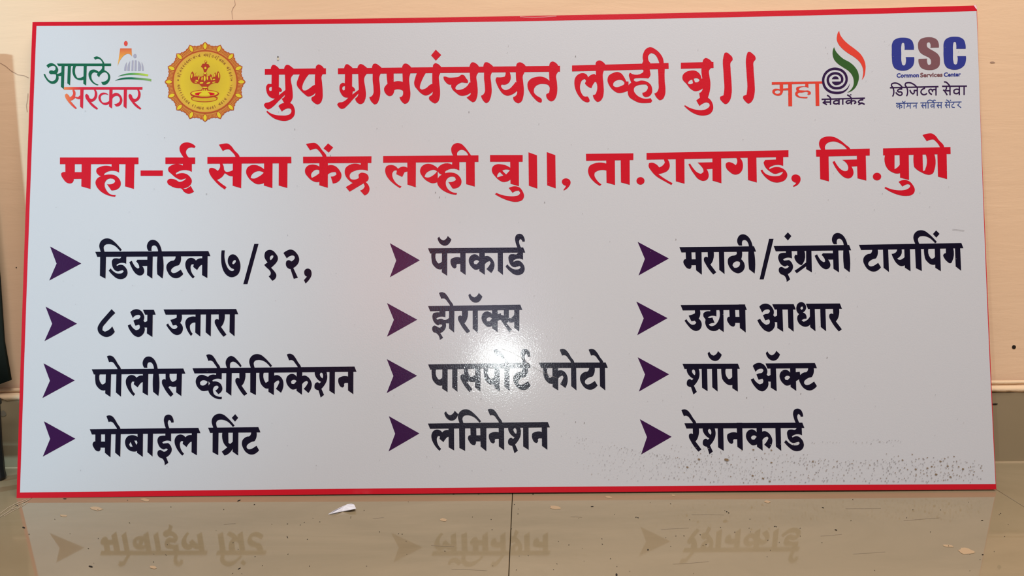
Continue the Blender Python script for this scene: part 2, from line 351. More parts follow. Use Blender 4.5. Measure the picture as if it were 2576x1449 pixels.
# body alphabet: name -> (crop, reference point, shapes)
GL = {
'i_wide': ('A', (893, 313), ["905,325 888,275 879,235 885,190 905,155 945,125 1000,115 1050,128 1100,165 1160,225 1210,285 1185,305 1150,262 1110,228 1060,206 1010,200 965,212 945,240 946,275 964,325", "893,313 979,313 970,708 888,665"]),
'Da': ('A', (1195, 313), ["1195,340 1278,340 1275,490 1150,492 1130,508 1140,522 1220,507 1262,540 1290,590 1293,640 1265,690 1200,715 1140,705 1080,660 1018,590 1045,557 1085,600 1130,628 1170,634 1215,625 1238,598 1222,582 1190,590 1150,600 1110,585 1080,545 1065,490 1068,440 1090,415 1130,408 1185,410 1197,398"]),
'ja': ('A', (1588, 313), ["1588,313 1667,313 1660,708 1582,655", "1600,430 1600,520 1510,522 1535,565 1540,610 1520,645 1475,662 1430,645 1390,605 1355,545 1322,465 1358,445 1385,500 1415,540 1450,560 1468,548 1462,510 1445,480 1422,455 1440,430"]),
'ii': ('A', (1735, 313), ["1604,299 1583,260 1580,225 1592,185 1620,150 1660,136 1700,142 1745,175 1780,235 1800,310 1815,385 1810,708 1733,645 1735,385 1745,310 1735,262 1712,228 1685,218 1660,228 1648,260 1650,299"]),
'Ta': ('A', (1990, 313), ["1990,340 2067,340 2063,490 2050,508 2010,520 1965,545 1938,575 1937,605 1960,625 2000,622 2045,598 2078,575 2115,640 2080,675 2030,700 1985,700 1930,672 1885,610 1866,550 1875,500 1905,465 1945,445 1975,440 1990,425"]),
'la': ('A', (2395, 313), ["2395,313 2475,313 2470,700 2392,655", "2405,412 2405,505 2380,508 2350,535 2320,582 2262,535 2270,498 2240,497 2225,525 2225,570 2240,620 2283,678 2258,705 2215,660 2170,590 2147,525 2150,465 2180,420 2225,402 2265,410 2302,442 2340,415"]),
'a': ('C', (1317, 137), ["1115,165 1150,138 1195,130 1235,145 1265,180 1280,225 1270,265 1285,283 1305,275 1325,258 1325,347 1283,345 1283,390 1255,435 1215,458 1170,445 1125,400 1085,322 1118,307 1150,355 1185,378 1215,368 1228,335 1218,312 1175,325 1152,265 1180,252 1215,245 1235,215 1225,200 1200,197 1145,235", "1318,150 1380,150 1376,458 1310,415"]),
'u': ('C', (1660, 130), ["1650,160 1708,160 1722,200 1722,245 1702,292 1732,335 1732,380 1710,418 1665,435 1620,418 1575,370 1538,315 1560,297 1590,340 1620,362 1650,360 1672,335 1655,315 1617,322 1587,256 1625,245 1660,230 1662,205"]),
'ta': ('C', (1885, 130), ["1885,130 1945,130 1940,452 1880,405", "1890,220 1890,290 1848,292 1822,315 1818,355 1850,420 1830,445 1795,395 1768,330 1765,275 1785,240 1825,220"]),
'aa': ('C', (2008, 130), ["2008,130 2068,130 2063,452 2003,402"]),
'ra': ('C', (2157, 130), ["2157,150 2220,150 2218,280 2205,310 2183,338 2248,430 2213,455 2125,325 2110,290 2112,260 2135,247 2157,255"]),
'pa': ('D', (1135, 313), ["1140,313 1225,313 1212,762 1127,705", "970,350 1062,350 1060,545 1078,562 1110,550 1139,515 1139,650 1100,658 1060,650 1010,610 975,555 968,510"]),
'e': ('D', (1330, 313), ["1155,105 1200,92 1245,105 1290,155 1330,225 1380,310 1380,330 1330,330 1325,305 1290,250 1255,205 1225,193 1190,200"]),
'sa': ('D', (2288, 305), ["2290,305 2372,305 2360,750 2275,688", "2105,330 2197,330 2195,500 2215,518 2240,512 2295,462 2295,588 2230,600 2175,585 2150,605 2232,718 2187,760 2075,605 2045,530 2050,490 2080,472 2105,482"]),
'vha': ('E', (440, 327), ["322,455 322,655 280,663 235,665 185,635 145,580 132,520 150,465 195,430 245,428 285,445|307,530 268,508 225,510 195,540 200,570 235,585 275,570", "440,350 518,350 515,495 395,497 378,508 385,525 440,525 490,550 520,600 525,640 505,680 465,710 420,657 455,632 470,605 455,588 420,590 390,625 388,670 405,715 450,742 518,750 515,783 450,780 385,750 335,700 315,640 320,590 345,552 320,515 310,480 325,445 355,428 430,428"]),
'i_narrow': ('E', (583, 325), ["600,335 578,285 573,240 590,190 620,160 650,148 690,160 740,205 808,295 790,316 745,265 705,237 675,232 645,250 637,285 642,335", "583,325 665,325 657,735 578,675"]),
'pha': ('E', (1205, 320), ["1205,320 1290,320 1283,725 1203,675", "1078,350 1153,350 1153,530 1165,545 1210,515 1210,625 1170,628 1120,595 1085,540 1075,500", "1280,442 1330,430 1370,445 1415,505 1425,570 1415,630 1388,690 1313,632 1345,580 1365,530 1350,507 1320,520 1280,563"]),
'k': ('E', (1620, 318), ["1620,318 1702,318 1697,720 1617,662", "1630,475 1630,620 1590,640 1555,642 1510,610 1475,560 1463,500 1480,450 1515,420 1560,412 1600,432|1617,520 1590,500 1555,505 1535,530 1545,558 1580,562"]),
'ka': ('E', (1620, 318), ["1695,447 1740,437 1780,455 1825,510 1842,570 1830,630 1792,693 1722,632 1765,580 1787,535 1770,515 1735,528 1695,572"]),
'sha': ('E', (2103, 310), ["2103,310 2183,310 2180,712 2100,660", "1895,345 1885,410 1900,455 1930,495 1978,530 1955,552 1930,535 1895,550 1880,590 1885,625 1910,645 1940,652 1972,760 2022,722 1983,632 2030,575 2062,510 2070,450 2063,400 2045,345|1975,393 1960,415 1970,450 2000,478 2007,430 1995,400"]),
'na': ('E', (2375, 310), ["2375,308 2455,308 2453,712 2375,655", "2385,455 2385,545 2330,545 2318,560 2318,590 2295,613 2265,600 2240,560 2230,510 2238,475 2265,458"]),
'ma': ('F', (748, 213), ["750,212 817,212 808,517 748,467", "645,240 707,240 707,347 757,347 757,412 700,412 700,430 685,452 655,445 630,415 616,370 625,352 645,345"]),
'ba': ('F', (1105, 209), ["1103,209 1160,209 1157,512 1095,467", "1112,305 1112,440 1065,455 1020,445 985,415 967,370 970,325 995,290 1035,277 1075,282|1025,350 1010,378 1020,400 1048,402|1065,335 1092,335 1101,360 1088,382"]),
'reph': ('F', (1420, 205), ["1412,215 1390,150 1385,105 1400,68 1430,55 1460,62 1485,100 1490,140 1463,141 1455,120 1440,112 1428,135 1432,170 1452,215"]),
'I': ('F', (1403, 207), ["1403,230 1463,230 1463,345 1380,346 1367,356 1378,368 1430,362 1460,395 1470,440 1445,490 1410,515 1433,575 1393,602 1368,530 1335,515 1315,480 1320,450 1345,437 1365,445 1382,455 1410,448 1427,430 1410,420 1385,432 1350,415 1322,370 1316,325 1330,295 1365,283 1400,283"]),
'dot': ('F', (2155, 90), ["2155,50 2187,90 2153,131 2118,90"]),
'pra': ('F', (2130, 193), ["2023,220 2080,220 2082,360 2100,372 2135,342 2135,403 2040,498 2010,455 2070,408 2035,370 2022,340", "2130,193 2190,193 2187,498 2127,455"]),
'candra': ('G', (1070, 257), ["955,128 985,103 1015,150 1055,168 1095,145 1128,92 1190,152 1165,205 1125,245 1070,257 1015,235 975,190"]),
'jha': ('H', (1150, 333), ["1150,333 1243,333 1238,790 1150,720", "995,370 1090,370 1088,530 960,532 932,550 955,572 1020,555 1070,575 1158,528 1158,632 1095,632 1098,690 1070,750 1000,798 1050,880 992,915 935,800 885,780 862,730 872,690 905,670 940,685 980,708 1020,690 1035,660 1010,650 965,668 910,630 872,560 867,500 885,460 930,447 985,447"]),
'ksa': ('H', (1883, 320), ["1965,482 2035,460 2040,490 2085,500 2085,335 2170,335 2170,540 2205,548 2266,486 2266,605 2205,618 2160,605 2130,630 2220,740 2178,785 2035,575 2000,580 1965,613", "2262,317 2350,317 2350,775 2262,705"]),
'Tha': ('K', (1210, 232), ["1205,260 1265,260 1273,300 1270,350 1262,378 1295,420 1303,470 1280,515 1230,540 1180,525 1130,475 1107,410 1115,365 1150,340 1195,330 1212,315|1245,410 1210,402 1175,420 1162,450 1180,475 1220,472 1243,450"]),
'gra': ('K', (2013, 220), ["2013,220 2073,220 2080,530 2013,490", "1910,240 1973,240 1975,430 1960,447 1925,430 1890,390 1878,345 1890,325 1910,330", "2020,410 2020,455 1905,540 1880,510 1940,470 1985,435"]),
'ya': ('L', (1160, 437), ["1160,437 1275,437 1290,985 1175,910", "1005,480 1090,480 1112,560 1110,625 1080,680 1020,725 1040,745 1085,752 1125,735 1178,684 1178,862 1130,878 1080,875 1010,825 955,745 907,632 960,622 1005,585"]),
'ga': ('L', (2005, 420), ["2005,450 2125,450 2130,790 2115,815 2085,822 2040,795 1980,730 1950,670 1970,630 2005,620"]),
'dya': ('M', (925, 124), ["925,150 993,150 993,262 905,264 890,274 912,280 945,273 972,338 925,345 903,358 925,375 965,370 1010,325 1012,150 1075,150 1080,447 1025,408 990,430 950,433 905,415 870,370 862,315 865,305 840,260 840,225 870,205 920,202"]),
'dha': ('M', (2090, 112), ["1968,235 1938,195 1935,150 1955,108 1990,93 2025,105 2050,150 2040,190 2010,215 2040,232 2053,290 2010,298 1998,310 2020,325 2060,305 2096,258 2096,360 2050,383 2000,372 1960,335 1945,290 1950,255|2010,145 1990,148 1982,168 1995,185 2013,172", "2092,120 2150,120 2160,437 2097,387"]),
'kta': ('N', (2045, 226), ["2112,342 2172,335 2180,385 2235,355 2165,430 2112,462"]),
}
def slab(crop, x1, y1, x2, y2, t):
    return "%g,%g %g,%g %g,%g %g,%g" % (x1, y1, x2, y2, x2+.4*t, y2+t, x1+.4*t, y1+t)
def glyph(name, crop, x, y):
    src, ref, polys = GL[name]
    o = np.array(b2(src, *ref))*1000; d = np.array(b2(crop, x, y))*1000-o
    out = []
    for s in polys:
        a, hs = shape(src, s)
        out.append(([(p[0]+d[0], p[1]+d[1]) for p in a], [[(p[0]+d[0], p[1]+d[1]) for p in h] for h in hs]))
    return out

# ------------------------------------------------------------------ the signboard
sign = bpy.data.objects.new('signboard', None); COL.objects.link(sign); sign.matrix_world = BM; sign.empty_display_size = 0.1
tagtop(sign, 'large white Marathi service signboard with red border leaning against the wall on the tiled floor', 'signboard')

def lerp(a, b, t): return (a[0]+(b[0]-a[0])*t, a[1]+(b[1]-a[1])*t)
def arc(a, m, b, n=24):     # quadratic through a, m (middle), b
    c = (2*m[0]-(a[0]+b[0])/2, 2*m[1]-(a[1]+b[1])/2)
    return [((1-t)**2*a[0]+2*t*(1-t)*c[0]+t*t*b[0], (1-t)**2*a[1]+2*t*(1-t)*c[1]+t*t*b[1]) for t in [i/n for i in range(n+1)]]
TL, TM, TR = (82, 56), (1288, 41), (2456, 14)
BL, BMI, BR = (42, 1253), (1288, 1239.5), (2506, 1231)
LM, RM = (61, 640), (2480, 640)
top = arc(TL, TM, TR); right = arc(TR, RM, BR); bottom = arc(BR, BMI, BL); left = arc(BL, LM, TL)
outer = top[2:]+right[1:]+bottom[1:]+left[1:-1]
outer = [(86, 55)] + outer + [(82, 62)]
oB = [board(*p) for p in outer]
n = len(oB)
v = [(p[0], 0.0, p[1]) for p in oB]+[(p[0], 0.0035, p[1]) for p in oB]
f = [tuple(range(n-1, -1, -1)), tuple(range(n, 2*n))]+[(i, (i+1) % n, n+(i+1) % n, n+i) for i in range(n)]
panel = pydata('panel', v, f, EDGE, sign)
itl, itm, itr = (92, 65.5), (1288, 54), (2457.5, 28)
ibl, ibm, ibr = (50.5, 1239), (1288, 1225.5), (2504.2, 1217.5)
ilm, irm = (70.5, 640), (2478.3, 640)
inner = arc(itl, itm, itr)+arc(itr, irm, ibr)[1:]+arc(ibr, ibm, ibl)[1:]+arc(ibl, ilm, itl)[1:-1]
MM = lambda pts: [tuple(1000*c for c in board(*p)) for p in pts]
emit('printed_face', [(MM(inner), [])], WHITE, sign, -0.0002)
def strip(a, b): emit('border_strip', [(MM(a+b[::-1]), [])], RED, sign, -0.00025)
strip(arc(TL, TM, TR), [lerp(TL, itl, 1)]+arc(itl, itm, itr)+[itr])
strip(arc(BL, BMI, BR), arc(ibl, ibm, ibr))
strip(arc(TL, LM, BL), arc(itl, ilm, ibl))
strip(arc(TR, RM, BR), arc(itr, irm, ibr))
emit('painted_glint', [stroke('PX', "1308,42.6 1325,43.6 1345,43.9 1370,43.2 1400,41", 1.3)], mat('film_glint', (0.80, 0.35, 0.33), 0.3), sign, -0.00045)  # flat pink stroke paints the highlight along the lifted film
emit('peeled_corner', [shape('PX', "2449,13.6 2455,13.4 2456.5,19 2457.5,25 2453,20")], mat('pink_foil', (0.85, 0.55, 0.60), 0.4), sign, -0.00045)

WORDS = [
 ('A', [slab('A', 820, 313, 2485, 302, 75)], [('i_wide', 893, 313), ('Da', 1195, 313), ('ja', 1588, 313), ('ii', 1735, 313), ('Ta', 1990, 313), ('la', 2395, 313)]),
 ('B', ["152,428 222,428 215,500 215,580 230,670 260,760 300,830 350,868 395,872 425,850 415,835 370,815 320,765 290,700 285,640 300,580 340,530 395,513 450,530 500,580 540,660 558,740 550,850 510,940 440,992 365,1008 300,990 230,930 180,840 150,720 142,600|455,640 425,640 395,670 382,710 400,730 435,708 457,670",
        "858,288 950,288 710,1158 620,1158",
        "1145,688 1110,640 1082,585 1078,530 1100,460 1150,425 1205,417 1260,435 1320,495 1365,570 1368,620 1335,690 1280,750 1222,803 1265,850 1310,905 1335,960 1325,1015 1245,1083 1167,985 1200,965 1213,930 1205,885 1180,850 1125,800 1072,742|1272,545 1240,535 1208,555 1195,600 1208,640 1245,610",
        "1488,485 1560,435 1640,410 1700,425 1760,475 1810,550 1828,630 1805,710 1760,765 1700,808 1800,1020 1710,1042 1640,832 1590,815 1550,770 1540,710 1555,660 1590,640 1625,645 1655,668 1700,640 1732,590 1720,550 1680,537 1630,550 1560,600",
        "1995,995 1955,970 1935,910 1945,860 1980,828 2025,822 2070,845 2095,910 2090,975 2050,1050 1965,1142 1930,1070"], []),
 ('C', ["895,130 938,175 830,290 790,345 788,380 815,395 860,375 902,333 932,395 890,440 835,458 780,440 740,400 730,350 755,295 820,215"], []),
 ('C', ["1265,137 1393,137 1414,195 1290,195"], [('a', 1317, 137)]),
 ('C', [slab('C', 1507, 133, 2362, 128, 62)], [('u', 1660, 130), ('ta', 1885, 130), ('aa', 2008, 130), ('ra', 2157, 130), ('aa', 2288, 128)]),
 ('D', [slab('D', 910, 315, 2392, 302, 84)], [('pa', 1135, 313), ('e', 1330, 313), ('aa', 1310, 313), ('la', 1738, 308), ('ii', 1905, 306), ('sa', 2288, 305)]),
 ('E', [slab('E', 85, 330, 2470, 305, 76)], [('vha', 440, 327), ('e', 448, 325), ('i_narrow', 583, 325), ('ra', 775, 325), ('i_wide', 936, 322), ('pha', 1205, 320), ('k', 1620, 318), ('ka', 1620, 318), ('e', 1637, 317), ('sha', 2103, 310), ('na', 2375, 310)]),
 ('F', [slab('F', 585, 213, 1757, 198, 57)], [('ma', 748, 213), ('e', 882, 212), ('aa', 865, 212), ('ba', 1105, 209), ('aa', 1213, 207), ('I', 1403, 207), ('reph', 1420, 205), ('la', 1686, 203)]),
 ('F', [slab('F', 1862, 196, 2405, 190, 57)], [('i_wide', 1912, 195), ('dot', 2155, 90), ('pra', 2130, 193), ('Ta', 2318, 193)]),
 ('G', [slab('G', 793, 303, 2415, 288, 87)], [('candra', 1070, 257), ('pa', 1025, 303), ('na', 1340, 300), ('k', 1665, 297), ('ka', 1665, 297), ('aa', 1980, 293), ('Da', 2312, 290), ('reph', 2335, 288)]),
 ('H', [slab('H', 793, 338, 2365, 315, 88)], [('e', 1170, 333), ('jha', 1150, 333), ('ra', 1368, 330), ('candra', 1598, 280), ('aa', 1553, 327), ('k', 1883, 320), ('ksa', 1883, 320)]),
 ('I', [slab('I', 503, 200, 1590, 182, 56)], [('pa', 653, 198), ('aa', 763, 197), ('sa', 1012, 193), ('pa', 1215, 190), ('aa', 1325, 187), ('e', 1332, 187), ('Ta', 1510, 185), ('reph', 1540, 183)]),
 ('I', [slab('I', 1700, 182, 2420, 180, 57)], [('pha', 1843, 182), ('aa', 2045, 181), ('e', 2047, 181), ('Ta', 2230, 181), ('aa', 2355, 181), ('e', 2360, 181)]),
 ('J', [slab('J', 683, 265, 2447, 243, 78)], [('la', 985, 262), ('candra', 1025, 222), ('i_wide', 1141, 260), ('ma', 1448, 255), ('na', 1723, 252), ('e', 1731, 252), ('sha', 2083, 247), ('na', 2357, 245)]),
 ('K', [slab('K', 547, 238, 1410, 228, 61)], [('ma', 728, 237), ('ra', 872, 235), ('aa', 1003, 233), ('Tha', 1210, 232), ('ii', 1343, 230)]),
 ('K', ["1585,142 1637,142 1523,610 1475,610"], []),
 ('K', [slab('K', 1638, 225, 2510, 213, 61), "1802,67 1843,110 1803,160 1760,112"], [('I', 1778, 224), ('gra', 2013, 220), ('ja', 2320, 216), ('ii', 2440, 215)]),
 ('L', [slab('L', 247, 450, 2318, 413, 105), "1808,158 1877,228 1812,303 1743,230"], [('Ta', 490, 450), ('aa', 728, 445), ('ya', 1160, 437), ('i_wide', 1375, 430), ('pa', 1770, 425), ('ga', 2005, 420), ('aa', 2185, 418)]),
 ('M', [slab('M', 572, 128, 1327, 122, 63)], [('u', 735, 125), ('dya', 925, 124), ('ma', 1256, 122)]),
 ('M', ["1650,118 1903,117 1928,180 1680,180", slab('M', 2047, 112, 2447, 109, 63)], [('a', 1704, 118), ('aa', 1833, 117), ('dha', 2090, 112), ('aa', 2214, 111), ('ra', 2363, 110)]),
 ('N', [slab('N', 653, 232, 1370, 230, 67)], [('sha', 900, 231), ('aa', 1033, 231), ('candra', 1070, 195), ('pa', 1290, 230)]),
 ('N', [slab('N', 1728, 227, 2368, 222, 67)], [('candra', 1825, 191), ('a', 1790, 228), ('k', 2045, 226), ('kta', 2045, 226), ('Ta', 2266, 224)]),
 ('O', [slab('O', 678, 230, 2205, 222, 68)], [('e', 790, 230), ('ra', 783, 230), ('sha', 1108, 228), ('na', 1355, 226), ('k', 1610, 225), ('ka', 1610, 225), ('aa', 1855, 224), ('Da', 2120, 223), ('reph', 2134, 222)]),
]
for crop, polys, gl in WORDS:
    sh = [shape(crop, s) for s in polys]
    for g, x, y in gl: sh += glyph(g, crop, x, y)
    emit('service_lettering', sh, INK, sign)
ARROWS = [('A', "155,235 613,485 142,735 250,487"), ('C', "118,100 487,300 105,505 195,302"), ('D', "128,218 632,495 110,780 232,500"), ('F', "90,128 428,315 78,508 157,317"),
          ('G', "142,215 652,507 142,795 250,510"), ('H', "93,287 608,570 92,860 210,572"), ('I', "57,143 383,322 55,510 128,325"), ('J', "108,157 557,411 103,675 200,415"),
          ('K', "65,177 425,369 75,565 148,373"), ('M', "50,87 417,282 60,483 137,284"), ('N', "73,148 478,368 88,592 168,370"), ('O', "100,177 512,405 117,634 193,408")]
for c, s in ARROWS: emit('bullet_arrow', [([tuple(1000*q for q in b2(c, x, y)) for x, y in parse(s)], [])], PURPLE, sign)

